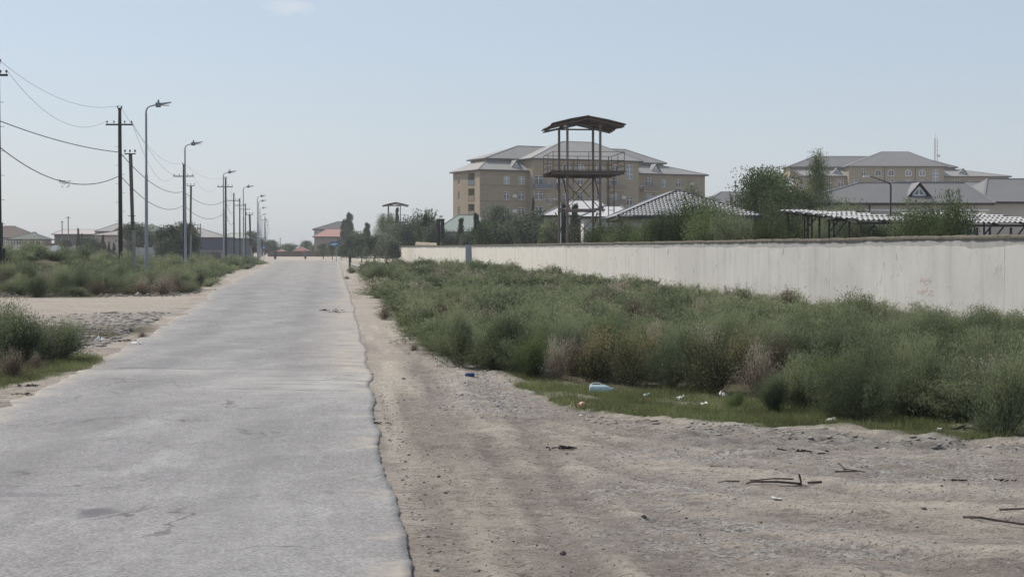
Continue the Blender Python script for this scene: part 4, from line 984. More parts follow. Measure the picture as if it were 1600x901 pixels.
def apartment(px, py_d, yaw, z0, label, L_=52.0, up=(3.0, 44.0), upr=(11.8, 37.0), mirror=False, eave=17.4, rm=None):
    root = empty('apartment_block', (px, py_d, z0), yaw, label, 'apartment block')
    D_ = 13.0; ZE = eave; ca, sa = math.cos(yaw), math.sin(yaw)
    # windows (u, z, w, h)
    st = 3.06; rows = [ZE - 2.75 - st * k for k in range(5)]
    cols = [5.83, 9.07, 42.1, 45.5]
    fr = [(u, z, 1.35, 1.55) for z in rows for u in cols]
    fr += [(38.5, z, 1.9, 1.75) for z in rows]
    fr += [(36.0 - .0, z, 1.9, 1.75) for z in []]
    q = MB()
    ops = [(u - w_ / 2, u + w_ / 2, z, z + h) for u, z, w_, h in fr]
    opsL = [o for o in ops if o[1] < 12.4]; opsR = [o for o in ops if o[0] > 34.7]
    walls_open(q, lambda u, v, z: (u, v, z), 0, 10.5, 0, ZE, opsL); walls_open(q, lambda u, v, z: (u, v, z), 34.7, L_, 0, ZE, opsR)
    # left end face with loggia recesses, other faces plain
    lo = [(2.6, 5.6, ZE - 2.9 - st * k, ZE - .55 - st * k) for k in range(5)]; nw = [(9.6, 10.6, ZE - 2.6 - st * k, ZE - .8 - st * k) for k in range(5)]
    walls_open(q, lambda u, v, z: (v, D_ - (D_ - u), z) if False else (v, u, z), 0, D_, 0, ZE, lo + nw, .0)
    for a, b, c, d in lo:
        q.add([(0, a, c), (0, b, c), (0, b, d), (0, a, d), (1.6, a, c), (1.6, b, c), (1.6, b, d), (1.6, a, d)], [(0, 4, 5, 1), (1, 5, 6, 2), (2, 6, 7, 3), (3, 7, 4, 0), (4, 7, 6, 5)])
    q.add([(L_, 0, 0), (L_, D_, 0), (L_, D_, ZE), (L_, 0, ZE), (0, D_, 0), (0, D_, ZE)], [(0, 1, 2, 3), (1, 4, 5, 2)])
    q.build('wall', M_brick, root)
    # string courses
    for k in range(1, 5): MB().box(-.04, 10.49, -.05, -.002, ZE - st * k - .08, ZE - st * k + .06).build('string_course', M_balb, root)
    MB().box(-.06, -.002, -.02, 2.2, 0, ZE - .3).build('corner_panel', M_stone2, root)
    for a, b, c, d in lo: MB().box(-.08, -.02, a, b, c + .0, c + 1.0).build('loggia_rail', M_bal if c > ZE - 5 else M_balb, root)
    for a, b, c, d in nw: window(root, .12, (a + b) / 2, c, b - a, d - c, -math.pi / 2, 0, False)
    for u, z, w_, h in fr: window(root, u, .18, z, w_, h, 0, 2 if w_ > 1.8 else 1, True)
    # central block
    zc = ZE + 2.35
    q = MB(); cfr = []
    for k, z in enumerate(rows):
        for u in (11.9, 14.2, 17.9, 21.2, 25.6, 29.1, 32.6):
            cfr.append((u, z - (.9 if u in (14.2, 32.6) else 0), 1.9 if u == 11.9 else (1.35 if u != 14.2 else 1.0), 1.7, False))
    za = ZE - .05
    cfr += [(14.2, za - .3, 1.1, 2.0, False), (32.6, za - 2.9 + 1.6, 1.7, 2.95, False)]
    cfr = [c for c in cfr if not (c[0] == 32.6 and abs(c[1] - (rows[0] - .9)) < .1)]
    arch = [(17.9, za, 1.5, 1.5), (21.2, za, 1.5, 1.5), (25.6, za, 1.5, 1.5), (29.1, za, 1.5, 1.5)]
    ops = [(u - w_ / 2, u + w_ / 2, z, z + h) for u, z, w_, h, _ in cfr]
    walls_open(q, lambda u, v, z: (u, v - 2, z), 10.5, 34.7, 0, zc, ops)
    q.add([(10.5, -2, 0), (10.5, D_, 0), (10.5, D_, zc), (10.5, -2, zc), (34.7, -2, 0), (34.7, D_, 0), (34.7, D_, zc), (34.7, -2, zc)], [(0, 3, 2, 1), (4, 5, 6, 7), (1, 2, 6, 5)])
    q.build('central_block', M_brick, root)
    for u, z, w_, h, _ in cfr: window(root, u, -1.82, z, w_, h, 0, 1, True)
    for u, z, w_, h in arch: window(root, u, -2.03, z, w_, h, 0, 1, False, True)
    for u in (19.55, 27.35): MB().box(u - .06, u + .06, -2.12, -2.004, 0, zc - .3).build('downpipe', M_dark, root)
    hip(root, 10.5, 34.7, -2, D_ - 2, zc, zc + 4.0, 10.1, 7.0, rm, ov=.7)
    # upper set-back storey
    MB().box(up[0], 10.49, 3.6, 11, ZE, zc + .1).build('upper_storey', M_brick, root); MB().box(34.71, up[1], 3.6, 11, ZE, zc + .1).build('upper_storey', M_brick, root)
    hip(root, up[0], up[1], 3.6, 11.2, zc + .1, zc + 3.0, upr[0] - up[0], up[1] - upr[1], rm, ov=.6)
    skirt(root, 0, 10.48, 0, D_, ZE, up[0], 10.48, 3.6, 10, ZE + 1.9)
    skirt(root, 34.72, L_, 0, D_, ZE, 34.72, up[1], 3.6, 10, ZE + 1.9)
    dormer(root, 8.3, .9, ZE + .45, 2.3, 1.5, 2.5); dormer(root, 40.5, .9, ZE + .45, 2.3, 1.5, 2.5)
    # balconies and air conditioners
    balcony(root, 10.6, 14.3, -2, rows[0] - .9, .95, 1.3, M_bal)
    for z in rows[:3]:
        balcony(root, 36.4, 40.4, 0, z - .9, 1.0, 1.2, M_balb)
        balcony(root, 15.9, 19.3, -2, z - .9, 1.0, 1.1, M_balb); balcony(root, 27.4, 31, -2, z - .9, 1.0, 1.1, M_balb)
    for u, v, z in ((16.1, -2, rows[0] + .3), (12, 0, rows[1] - .9), (36.6, 0, rows[0] - .4), (23.5, -2, rows[1]), (46.3, 0, rows[1]), (7.4, 0, rows[1] + .4), (7.4, 0, rows[2] + .5), (16.2, -2, rows[2] + .2), (31, -2, rows[1] + .4), (40.3, 0, rows[2] + .3), (48.5, 0, rows[0] + .5)):
        MB().box(u - .45, u + .45, v - .4, v - .003, z, z + .65).build('air_conditioner', M_ac, root)
    return root
apartment(-6.25, 300, math.radians(26), 0, 'large tan stone apartment block with grey hipped roofs behind the watchtower')
apartment(73.6 , 386, math.radians(3), 2.8, 'distant brick block with arched attic windows behind the long grey roof on the right', up=(-3.0, 39.5), upr=(4, 31), rm=mat('b_roof', (.19, .185, .18), .6, .07, .4))

# long single-storey buildings on the right
def px_root(name, x, d, yaw, label, cat='building', z=0): p = at(x, 388, d); return empty(name, (p.x, d, z), yaw, label, cat)
rt = px_root('long_hall', 1240, 120, math.radians(0), 'long cream hall with grey hipped roof and triangular dormer on the right')
eh = at(0, 317, 120).z; W0 = (1545 - 1240) * 120 / F
q = MB(); wins = [(u - .55, u + .55, 1.8, 3.6) for u in (2.2, 5, 8.5, 11.5, 14)]
walls_open(q, lambda u, v, z: (u, v, z), 0, W0, 0, eh, wins); q.add([(0, 0, 0), (0, 9, 0), (0, 9, eh), (0, 0, eh), (W0, 0, 0), (W0, 9, 0), (W0, 9, eh), (W0, 0, eh)], [(0, 3, 2, 1), (4, 5, 6, 7), (1, 2, 6, 5)]); q.build('wall', M_cream, rt)
for a, b, c, d in wins: window(rt, (a + b) / 2, .18, c, 1.1, 1.8)
MB().box(-.04, W0, -.06, -.002, eh - .62, eh - .5).build('string_course', M_white, rt)
hip(rt, 0, W0, 0, 9, eh, at(0, 286, 124.5).z, 6.0, .6, M_roofd if False else mat('mid_grey_roof', (.165, .162, .158), .6, .06, .4), .35, th=.16)
dormer(rt, (1442 - 1240) * 120 / F, 1.3, eh + .5, 1.7, 1.05, 2.2)
for u in (5.9,): MB().box(u - .05, u + .05, -.08, -.003, 0, eh - .2).build('downpipe', M_dark, rt)
rt = px_root('side_hall', 1540, 126, math.radians(4), 'taller grey-roofed cream hall at the right edge joined to the long one')
eh = at(0, 315, 126).z
MB().box(0, 16, 0, 11, 0, eh).build('wall', M_cream, rt)
hip(rt, 0, 16, 0, 11, eh, at(0, 279, 131).z, 2.2, 5, MATS['mid_grey_roof'], .4, th=.16)
MB().box(-.07, .07, -.1, -.003, 0, eh - .2).build('downpipe', M_white, rt)
for u in (4, 8): window(rt, u, -.05, 2, 1.2, 1.5)
rt = px_root('side_hall', 1420, 150, 0, 'grey hipped roof showing between the long hall and the far brick block')
eh = at(0, 300, 150).z
MB().box(0, 14, 0, 9, 0, eh).build('wall', M_cream, rt); hip(rt, -9, 14, 0, 9, eh, at(0, 283, 152).z, 9, 3, MATS['mid_grey_roof'], .4)
rt = px_root('low_house', 1098, 230, math.radians(10), 'grey-roofed house seen between the apartment block and the big round tree')
MB().box(0, 14, 0, 9, 0, at(0, 322, 230).z).build('wall', M_cream, rt); hip(rt, 0, 14, 0, 9, at(0, 322, 230).z, at(0, 299, 233).z, 4.2, 3, MATS['mid_grey_roof'], .5)
rt = px_root('low_house', 1266, 140, 0, 'low grey roof behind the foot of the poplar')
MB().box(0, 6, 0, 7, 0, at(0, 308, 140).z).build('wall', M_cream, rt); hip(rt, 0, 6, 0, 7, at(0, 308, 140).z, at(0, 294, 142).z, 3, 2, MATS['mid_grey_roof'], .4)

# house with the tiled hip roof
M_slate = mat('pale_slate', (.44, .445, .44), .42, .12, 1.5, spec=.6)
M_under = mat('dark_gap', (.17, .17, .17), .9)
dE = 90.0; eE = at(0, 337, dE).z; L0 = at(968, 337, dE).x; L1 = at(1190, 337, dE).x
hr = empty('tiled_house', (L0, dE, 0), 0, 'low cream house with pale wavy slate hip roof behind the shrubs', 'house')
wE = L1 - L0; rz_ = at(0, 298, dE + 4).z; ap = at(1060, 298, dE + 4); apu = ap.x - L0
q = MB(); q.box(.3, wE - .45, .3, 11, 0, eE - .2); q.build('wall', M_cream, hr)
q = MB(); q.add([(-.1, -.1, eE), (wE, -.1, eE), (apu, 4.2, rz_), (apu - .3, 14, rz_), (-.34, 16, eE), (wE, 16, eE)], [(0, 1, 2), (0, 2, 3, 4), (1, 5, 3, 2)])
ro = q.build('roof', M_under, hr)
MB().box(-.08, wE, -.08, 11.5, eE - .2, eE - .01).build('fascia', M_fascia, ro)
MB().bar((-.1, -.1, eE + .02), (apu, 4.2, rz_ + .05), .14, .1).bar((wE, -.1, eE + .02), (apu, 4.2, rz_ + .05), .14, .1).build('ridge_cap', M_fascia, ro)
# wavy slates on the front hip: real pieces, joined
q = MB(); nrow = 13
for r in range(nrow):
    t0, t1 = r / nrow, (r + 1) / nrow
    A0 = Vector((-.1, -.1, eE)).lerp(Vector((apu, 4.2, rz_)), t0); B0 = Vector((wE, -.1, eE)).lerp(Vector((apu, 4.2, rz_)), t0)
    up_ = Vector((0, 4.3, rz_ - eE)) / nrow; nrm = Vector((0, -(rz_ - eE), 4.3)).normalized()
    n_ = int((B0.x - A0.x) / .235)
    off_ = (A0.x % .235)
    for i in range(n_):
        x = A0.x - off_ + .235 * (i + 1)
        if x + .2 > B0.x: break
        b0 = Vector((x, A0.y, A0.z)); pr = []
        for s_, hgt in ((0, .015), (.25, .05), (.5, .065), (.75, .05), (1, .015)):
            pr.append((b0 + Vector((s_ * .195, 0, 0)) + nrm * (hgt + .03), b0 + Vector((s_ * .195, 0, 0)) + up_ * .8 + nrm * (hgt * .9)))
        vs = [p for pair in pr for p in pair] + [pr[0][0] - nrm * .03, pr[-1][0] - nrm * .03]
        q.add(vs, [(0, 2, 3, 1), (2, 4, 5, 3), (4, 6, 7, 5), (6, 8, 9, 7), (10, 11, 8, 6, 4, 2, 0)])
o = q.build('slate', mat('bright_slate', (.40, .40, .395), .6, .12, 2, spec=.4), ro); o['kind'] = 'stuff'
# left slope: long corrugated sheets
A = Vector((-.34, 16, eE)); B = Vector((-.1, -.1, eE)); C = Vector((apu, 4.2, rz_)); Dv = Vector((apu - .3, 14, rz_))
nl2 = 22; sl_n = (B - A).cross(Dv - A).normalized(); sl_n = sl_n if sl_n.z > 0 else -sl_n
for i in range(nl2):
    t0, t1 = i / nl2 + .003, (i + 1) / nl2 - .003; p = [A.lerp(B, t0), A.lerp(B, t1), Dv.lerp(C, t1), Dv.lerp(C, t0)]
    q = MB(); lo_ = [v + sl_n * .02 for v in p]; hi = [v + sl_n * (.05 + .01 * (i % 2)) for v in p]
    m1 = (lo_[0] + lo_[1]) / 2 + sl_n * .07; m2 = (lo_[2] + lo_[3]) / 2 + sl_n * .07
    q.add([lo_[0], m1, m2, lo_[3], lo_[1], lo_[2]], [(0, 1, 2, 3), (1, 4, 5, 2)]); q.build('roof_sheet', M_slate, ro)
# pale hip roofs behind the watchtower
rt = px_root('pale_roofed_house', 850, 150, 0, 'low house with pale grey hipped roof behind the watchtower legs')
ee = at(0, 336, 150).z; MB().box(0, 7.2, 0, 8, 0, ee).build('wall', M_cream, rt)
M_pale = mat('pale_metal_roof', (.50, .50, .49), .6, .06)
hip(rt, 0, 7.2, 0, 8, ee, at(0, 313, 154).z, 2.9, 1.8, M_pale, .3, th=.12)
rt = px_root('pale_roofed_house', 912, 118, 0, 'small pale-roofed outbuilding between the watchtower and the tiled house')
ee = at(0, 338, 118).z; MB().box(0, 3.6, 0, 6, 0, ee).build('wall', mat('white_render', (.66, .64, .6), .9, .05), rt)
hip(rt, 0, 3.6, 0, 6, ee, at(0, 322, 121).z, 1.7, .6, M_pale, .3, th=.12)
rt = px_root('green_roofed_shed', 680, 230, 0, 'long low shed with pale green metal roof left of the apartment block')
ee = at(0, 362, 230).z; MB().box(0, 7.5, 0, 10, 0, ee).build('wall', mat('grey_render', (.3, .31, .33), .9), rt)
hip(rt, 0, 7.6, 0, 10, ee, at(0, 336, 235).z, 3.2, 1.2, mat('sage_green_roof', (.24, .285, .25), .6, .06), .4, th=.15)
# curved low vault on the wall line
rt = px_root('low_vault', 650, 196, 0, 'low weathered stone-coloured vault roof just over the white wall')
q = MB(); n_ = 8
for k in range(n_):
    a0, a1 = math.pi * k / n_, math.pi * (k + 1) / n_; q.add([(0, -1.6 * math.cos(a0), 2.2 + .62 * math.sin(a0)), (4.3, -1.6 * math.cos(a0), 2.2 + .42 * math.sin(a0)), (4.3, -1.6 * math.cos(a1), 2.2 + .42 * math.sin(a1)), (0, -1.6 * math.cos(a1), 2.2 + .62 * math.sin(a1))], [(0, 1, 2, 3)])
q.build('roof', mat('weathered_stone', (.38, .32, .24), .9, .3, 1.5), rt); MB().box(.05, 4.25, -1.55, 1.55, 0, 2.25).build('wall', M_cream, rt)
for x, lb in ((685, 'left'), (691.5, 'right')):
    t_ = at(x, 343, 190); q = MB().tube([(0, 0, 0), (0, 0, t_.z)], .24, 10).lathe([(.3, t_.z), (.3, t_.z + .08), (.0, t_.z + .1)], 10)
    o = q.build('flue_pipe', mat('black_pipe', (.02, .018, .016), .7)); o.location = (t_.x, 190, 0); tag(o, lb + ' one of the two thick black flue pipes above the wall', 'flue')

# ------------------------------------------------------------------ carport behind the wall
M_sheet = mat('white_wavy_sheet', (.37, .37, .368), .6, .14, 3, spec=.3)
def sheet_mesh(w_, l_, nwave=6):
    q = MB(); n_ = nwave * 4; vs = []; fs = []
    for i in range(n_ + 1):
        x = w_ * i / n_; z = .035 * math.cos(2 * math.pi * i / 4)
        vs += [(x, 0, z + .045), (x, l_, z), (x, 0, z + .02)]
    for i in range(n_):
        a = i * 3; b = a + 3; fs += [(a, b, b + 1, a + 1), (a + 2, b + 2, b, a)]
    return q.add(vs, fs).mesh('roof_sheet', M_sheet)
def carport(x0, x1, dF, dB, yF, yB, label, posts, skew=0):
    zF = at(0, yF, dF).z; zB = at(0, yB, dB).z; p0 = at(x0, yF, dF); p1 = at(x1, yF, dF)
    rt = empty('carport', (p0.x, dF, 0), 0, label, 'carport')
    Wd = p1.x - p0.x; Ld = dB - dF; nr_, ncx = 5, int(Wd / .95); sw = Wd / ncx; slz = (zB - zF) / Ld; ang = math.atan(slz); sl2 = Ld / nr_ / math.cos(ang)
    sh = sheet_mesh(sw * 1.0, sl2 * 1.06)
    for r in range(nr_):
        for c in range(ncx):
            o = link('roof_sheet', sh, rt); o.location = (c * sw + skew * r / nr_, Ld * r / nr_, zF + (zB - zF) * r / nr_ + rnd.uniform(0, .012)); o.rotation_euler = (ang - .012, rnd.uniform(-.01, .01), 0)
    for k in range(3):
        v = .15 + (Ld - .3) * k / 2; z = zF + (zB - zF) * v / Ld
        MB().box(.0, Wd, v - .03, v + .03, z - .13, z - .05).build('beam', M_dark, rt)
    for px_ in posts:
        u = (at(px_, 388, dF).x - p0.x)
        for v in (.2, Ld - .2):
            z = zF + (zB - zF) * v / Ld
            MB().box(u - .035, u + .035, v - .035, v + .035, 0, z - .16).build('post', M_dark, rt)
        MB().bar((u, .2, zF - .75), (u + .5, .2, zF - .12), .05).build('brace', M_dark, rt)
    for c in range(ncx + 1):
        MB().bar((c * sw, .1, zF - .045), (c * sw, Ld - .1, zB - .045), .05, .05).build('rafter', M_dark, rt)
    return rt
rt = carport(1340, 1440, 56, 64, 345, 331, 'left carport with white wavy sheet roof behind the white wall', (1347, 1400), -1.2)
# its roof runs on to the left, farther back
carport(1300, 1341, 58.5, 64, 340.5, 330.5, 'narrow lean-to roof joining the left carport on its left side', (1304,), -.9)
carport(1255, 1301, 62, 66, 333.5, 329.5, 'shallow far end of the white sheet roof at the left', (1258, 1297), -.5)
carport(1512, 1660, 56, 64, 349, 333, 'right carport with white wavy sheet roof behind the wall at the right edge', (1529, 1549, 1582, 1640), -1.0)

# ------------------------------------------------------------------ watchtowers
M_rust = mat('rusty_steel', (.115, .085, .07), .8, .35, 6, .2)
M_rustl = mat('weathered_steel', (.22, .18, .155), .75, .3, 5, .2)
def tower(loc, label):
    rt = empty('watchtower', loc, math.radians(6), label, 'watchtower')
    Wp, Dp = 4.75, 5.0; zp = 7.05; zr = 8.35; xa, xb, ya, yb = 1.05, 3.25, .7, 4.4
    legs = [(xa, ya), (xb, ya), (xa - .05, yb), (xb + .1, yb)]
    ztop = lambda x: 10.5 - abs(x - 2.35) * .23 - .05
    for x, y_ in legs:
        q = MB(); q.bar((x, y_, 0), (x, y_, ztop(x)), .15, .12)
        q.build('leg', M_rustl, rt)
    # platform: bearers and boards
    for y_ in (.1, 1.6, 3.2, 4.85): MB().bar((-.05, y_, zp - .1), (Wp, y_, zp - .1), .12, .16).build('bearer', M_rust, rt)
    for i in range(14):
        y0 = i * Dp / 14; MB().box(-.12, Wp + .1 + rnd.uniform(-.05, .05), y0 + .01, y0 + Dp / 14 - .01, zp, zp + .07).build('deck_board', M_rust, rt)
    # rails
    P_ = [(0, 0), (Wp, 0), (Wp, Dp), (0, Dp)]
    for i in range(4):
        a, b = P_[i], P_[(i + 1) % 4]
        for z in (zr, zp + .75, zp + .38):
            MB().bar((a[0], a[1], z), (b[0], b[1], z), .032).build('rail', M_rust, rt)
        for t in (0, .5):
            x, y_ = a[0] + (b[0] - a[0]) * t, a[1] + (b[1] - a[1]) * t
            MB().bar((x, y_, zp + .07), (x, y_, zr), .036).build('rail_post', M_rust, rt)
    # braces
    for y_, s_ in ((ya, 1), (yb, -1)):
        for z0, z1 in (((4.65, 6.95), (2.2, 4.4)) if s_ == 1 else ((4.65, 6.95),)):
            MB().bar((xa, y_ + .1 * s_, z0), (xb, y_ + .1 * s_, z1), .05).build('brace', M_rust, rt); MB().bar((xb, y_ - .0 * s_, z0), (xa, y_, z1), .05).build('brace', M_rust, rt)
        MB().bar((xa - .15, y_ - .08, 4.55), (xb + .3, y_ - .08, 4.55), .14, .14).build('crossbeam', M_rustl, rt)
        MB().bar((xa - .3, y_, 6.88), (xb + .3, y_, 6.88), .14, .14).build('crossbeam', M_rust, rt)
    for x in (xa, xb):
        MB().bar((x + .2, ya, 4.4), (x + .2, yb, 6.9), .06).build('brace', M_rust, rt); MB().bar((x + .2, ya, 4.7), (x + .2, yb, 4.7), .08).build('crossbeam', M_rust, rt)
        MB().bar((x - .2, ya, 4.4), (x - .2, yb, 2), .06).build('brace', M_rust, rt)
    # ladder
    ld = MB().bar((3.75, .35, 2.6), (3.75, .35, zp + 1.0), .05, .05).bar((4.12, .35, 2.2), (4.12, .35, zp + .0), .06, .06).build('ladder', M_rust, rt)
    for k in range(11): MB().bar((3.75, .35, 3 + k * .38), (4.12, .35, 3 + k * .38), .035).build('rung', M_rust, ld)
    # roof: corrugated sheets on purlins, slightly bent
    for side in (-1, 1):
        for k in range(7):
            y0, y1 = -.35 + k * .84, -.35 + (k + 1) * .84 - .02; x0, x1 = 2.35, 2.35 + side * 2.45; z0, z1 = 10.67 + rnd.uniform(-.02, .03), 10.12 + rnd.uniform(-.05, .05)
            q = MB(); n_ = 8; vs = []
            for i in range(n_ + 1):
                yy = y0 + (y1 - y0) * i / n_; dz = .035 * math.cos(i * math.pi)
                for t_ in (0, .5, 1):
                    vs.append((x0 + (x1 - x0) * t_, yy, z0 + (z1 - z0) * t_ + dz + (.04 if t_ == .5 else 0)))
            vs2 = [(a, b, c - .012) for a, b, c in vs]; k0 = len(vs)
            fs = []
            for i in range(n_):
                for j in range(2):
                    a = i * 3 + j; fs += [(a, a + 3, a + 4, a + 1), (k0 + a, k0 + a + 1, k0 + a + 4, k0 + a + 3)]
                fs.append((i * 3 + 2, i * 3 + 5, k0 + i * 3 + 5, k0 + i * 3 + 2))
            q.add(vs + vs2, fs); q.build('roof_sheet', M_rust, rt)
        for t_ in (.08, .5, .92):
            x = 2.35 + side * 2.4 * t_; z = 10.67 - .55 * t_ - .09; MB().bar((x, -.3, z), (x, 5.4, z), .07, .09).build('purlin', M_rust, rt)
        for y_ in (-.2, ya, yb, 5.3): MB().bar((2.35, y_, 10.67 - .16), (2.35 + side * 2.35, y_, 10.12 - .14), .07, .09).build('rafter', M_rust, rt)
    for y_ in (ya, yb): MB().bar((xa - .3, y_, 10.14), (xb + .3, y_, 10.14), .09, .1).build('tie_beam', M_rust, rt)
    return rt
tp = at(864, 388, 101)
tower((tp.x, 101, 0), 'rusty steel watchtower with gabled sheet roof and ladder behind the white wall')
tp = at(599, 388, 290)
tower((tp.x, 290, 0), 'distant small watchtower above the trees near the end of the road')

# ------------------------------------------------------------------ lattice mast, lights behind wall
mp_ = at(1462, 216, 470); q = MB(); hb, ht = at(0, 300, 470).z, mp_.z
for sx_, sy_ in ((-.45, -.45), (.45, -.45), (0, .5)): q.bar((sx_, sy_, 0), (sx_, sy_, ht), .16)
for k in range(int(ht / 1.2)):
    z = k * 1.2; q.bar((-.45, -.45, z), (.45, -.45, z + 1.2), .07).bar((.45, -.45, z), (0, .5, z + 1.2), .07)
q.bar((0, 0, ht), (0, 0, ht + 1.5), .1).box(.4, 1.3, -.3, .3, ht * .84, ht * .84 + .7)
o = q.build('radio_mast', mat('mast_paint', (.5, .48, .48), .6)); o.location = (mp_.x, 470, 0); tag(o, 'thin pale lattice mast rising behind the distant brick block', 'mast')
def yard_lamp(x, ytop, d, hx, label, col=(.6, .6, .58)):
    p = at(x, ytop, d); s = hx * d / F
    rt = empty('yard_lamp', (p.x, d, 0), 0, label, 'lamp')
    MB().tube([(0, 0, 0), (0, 0, p.z - .5), (-s * .1, 0, p.z - .35)], .05).build('pole', M_dark if col[0] < .5 else M_white, rt)
    MB().tube([(-s * .1, 0, p.z - .35), (-s * .8, 0, p.z - .03), (-s, 0, p.z)], .025).build('arm', M_dark if col[0] < .5 else M_white, rt)
    MB().box(-s - .25, -s + .1, -.08, .08, p.z - .03, p.z + .06).build('lamp_head', M_white, rt)
yard_lamp(1392, 276, 90, 36, 'thin yard lamp with long arm before the long grey roof', (.3, .3, .3))
yard_lamp(1157, 292, 190, 14, 'pale yard lamp leaning left over the grey roof beside the big tree')
yard_lamp(876, 311, 120, 7, 'white yard lamp leaning left beside the watchtower leg')
bpy.data.objects[-1] if False else None

# ------------------------------------------------------------------ street lamps
M_galv = mat('galvanised_steel', (.27, .285, .31), .5, .08, 2, metal=.3)
def lamp_proto():
    rt = empty('street_lamp', (0, 0, 0))
    MB().lathe([(.105, -.3), (.105, 2.2), (.09, 2.25), (.082, 6.0), (.062, 6.05), (.055, 9.35)], 10).build('pole', M_galv, rt, True)
    MB().box(-.2, .2, -.2, .2, 0, .03).build('base_plate', M_galv, rt)
    MB().tube([(0, 0, 9.3), (.0, 0, 9.5), (.06, 0, 9.66), (.18, 0, 9.76), (.55, 0, 9.85)], [.046, .045, .042, .04, .035], 8).build('arm', M_galv, rt, True)
    q = MB(); q.add([(.5, -.1, 9.81), (.62, -.15, 9.8), (1.3, -.13, 9.96), (1.36, 0, 9.985), (1.3, .13, 9.96), (.62, .15, 9.8), (.5, .1, 9.81),
                     (.5, -.08, 9.9), (.62, -.12, 9.92), (1.3, -.1, 10.01), (1.36, 0, 10.015), (1.3, .1, 10.01), (.62, .12, 9.92), (.5, .08, 9.9)],
                    [(6, 5, 4, 3, 2, 1, 0), (7, 8, 9, 10, 11, 12, 13)] + [(i, (i + 1) % 7, 7 + (i + 1) % 7, 7 + i) for i in range(7)])
    h = q.build('lamp_head', M_galv, rt)
    MB().box(.78, 1.24, -.08, .08, 9.80, 9.84).build('lens', mat('lamp_lens', (.6, .6, .55), .3), h).rotation_euler = (0, 0, 0)
    MB().box(.52, .78, -.13, .13, 9.72, 9.96).build('gear_box', mat('lamp_grey', (.16, .17, .185), .5), rt)
    MB().lathe([(.0, 10.13), (.05, 10.12), (.05, 10.0), (.03, 9.96), (.03, 9.9)][::-1], 8, (.66, 0, 0)).build('sensor', mat('lamp_grey', (.16, .17, .185)), rt)
    return rt
LP = lamp_proto(); first = True
LN = ['nearest grey street lamp, tallest in the photo, rising from the scrub left of the road', 'second street lamp from the camera, standing right before the wide-armed dark pole', 'third street lamp along the road, beside a dark utility pole', 'fourth street lamp, alone just right of the green-roofed shed',
      'fifth street lamp, left one of the close far pair', 'sixth street lamp, right one of the close far pair', 'seventh street lamp along the road', 'eighth street lamp along the road', 'ninth street lamp along the road', 'tenth street lamp along the road, far off']
for i, (x, yt) in enumerate(((229, 160), (290, 222), (350, 267), (381, 290), (402.6, 305), (404.6, 312.5), (406.6, 323.7), (408.5, 334), (411, 342), (413.5, 346.5), (415, 350.5), (416, 354), (417, 357.5), (418, 361), (419, 364))):
    d = 19200 / (388 - yt); o = LP if i == 0 else copy_tree(LP)
    o.location = ((x - 800) / F * d, d, 0); o.rotation_euler = (0, rnd.uniform(-.004, .004), rnd.uniform(-.1, .1) + (.0 if i else .05))
    tag(o, LN[i] if i < 10 else 'one of the last tiny street lamps at the road end', 'street lamp', 'street lamps along the left side of the road')

# ------------------------------------------------------------------ utility poles and wires
M_wood = mat('tarred_wood', (.045, .038, .035), .9, .3, 6, .3)
M_conc = mat('pole_concrete', (.27, .25, .235), .9, .2, 4, .2)
M_ins = mat('insulator', (.05, .035, .035), .3)
def ins_bm(q, x, z): return q.tube([(x, 0, z), (x, 0, z + .09)], .012, 5).lathe([(.03, z + .07), (.055, z + .1), (.04, z + .13), (.055, z + .16), (.03, z + .2), (0, z + .2)], 7, (x, 0, 0))
POLES = {}
def wood_pole(x, ytop, yarm, xa, xb, d, label, conc_to=0, steps=True, side=None):
    p = at(x, ytop, d); za = at(x, yarm, d).z; k = d / F
    rt = empty('utility_pole', (p.x, d, 0), 0, label, 'utility pole', 'dark utility poles along the left side of the road')
    MB().tube([(0, 0, -.3), (0, 0, za), (0, 0, p.z - .15)], [.15, .115, .1], 8).build('pole', M_wood, rt, True)
    MB().box((xa - x) * k, (xb - x) * k, -.17, -.08, za - .05, za + .05).build('crossarm', M_wood, rt)
    for t in (.05, .3, .7, .95):
        if side == 'l' and t > .5: continue
        ins_bm(MB(), (xa + (xb - xa) * t - x) * k, za + .05).build('insulator', M_ins, rt).location.y = -.125
    for s_ in (-.13, .13):
        MB().bar((0, 0, p.z - .32), (s_, 0, p.z - .22), .04).build('bracket', M_wood, rt); ins_bm(MB(), s_, p.z - .22).build('insulator', M_ins, rt)
    if steps:
        for j in range(int((za - 3) / .6)):
            s_ = 1 if j % 2 else -1; z = 2.6 + j * .6
            MB().bar((0, 0, z), (s_ * .3, 0, z), .02).build('step', M_wood, rt)
    POLES[round(x)] = (p.x, d, p.z, za, (xa - x) * k, (xb - x) * k)
    return rt
wood_pole(-4, 92, 118, -24, 13, 76, 'dark pole at the left edge with one insulator arm reaching into the photo')
bp_ = at(2.5, 366, 76); o = MB().box(-.2, .14, -.18, .18, -.58, .58).build('pole_box', mat('black_box', (.012, .012, .012), .6)); o.location = (bp_.x, 75.6, bp_.z); tag(o, 'black cabinet on the pole at the extreme left edge', 'cabinet')
o = MB().tube([(0, 0, -.3), (0, 0, 2)], .06, 6).build('cabinet_post', M_wood); o.location = (at(6, 400, 75.8).x, 75.8, .0); tag(o, 'short black post below the cabinet at the left edge', 'post')
wood_pole(187, 165, 195, 166, 208, 100, 'tall dark utility pole with long crossarm left of the nearest lamp')
wood_pole(287, 254, 275.5, 271, 303, 168, 'dark utility pole half hidden behind the second street lamp')
wood_pole(352.5, 276, 292, 340, 364, 199, 'dark utility pole just right of the third street lamp')
wood_pole(365.3, 301, 313.5, 355, 374, 256, 'fourth dark utility pole, its arm reaching left', steps=False)
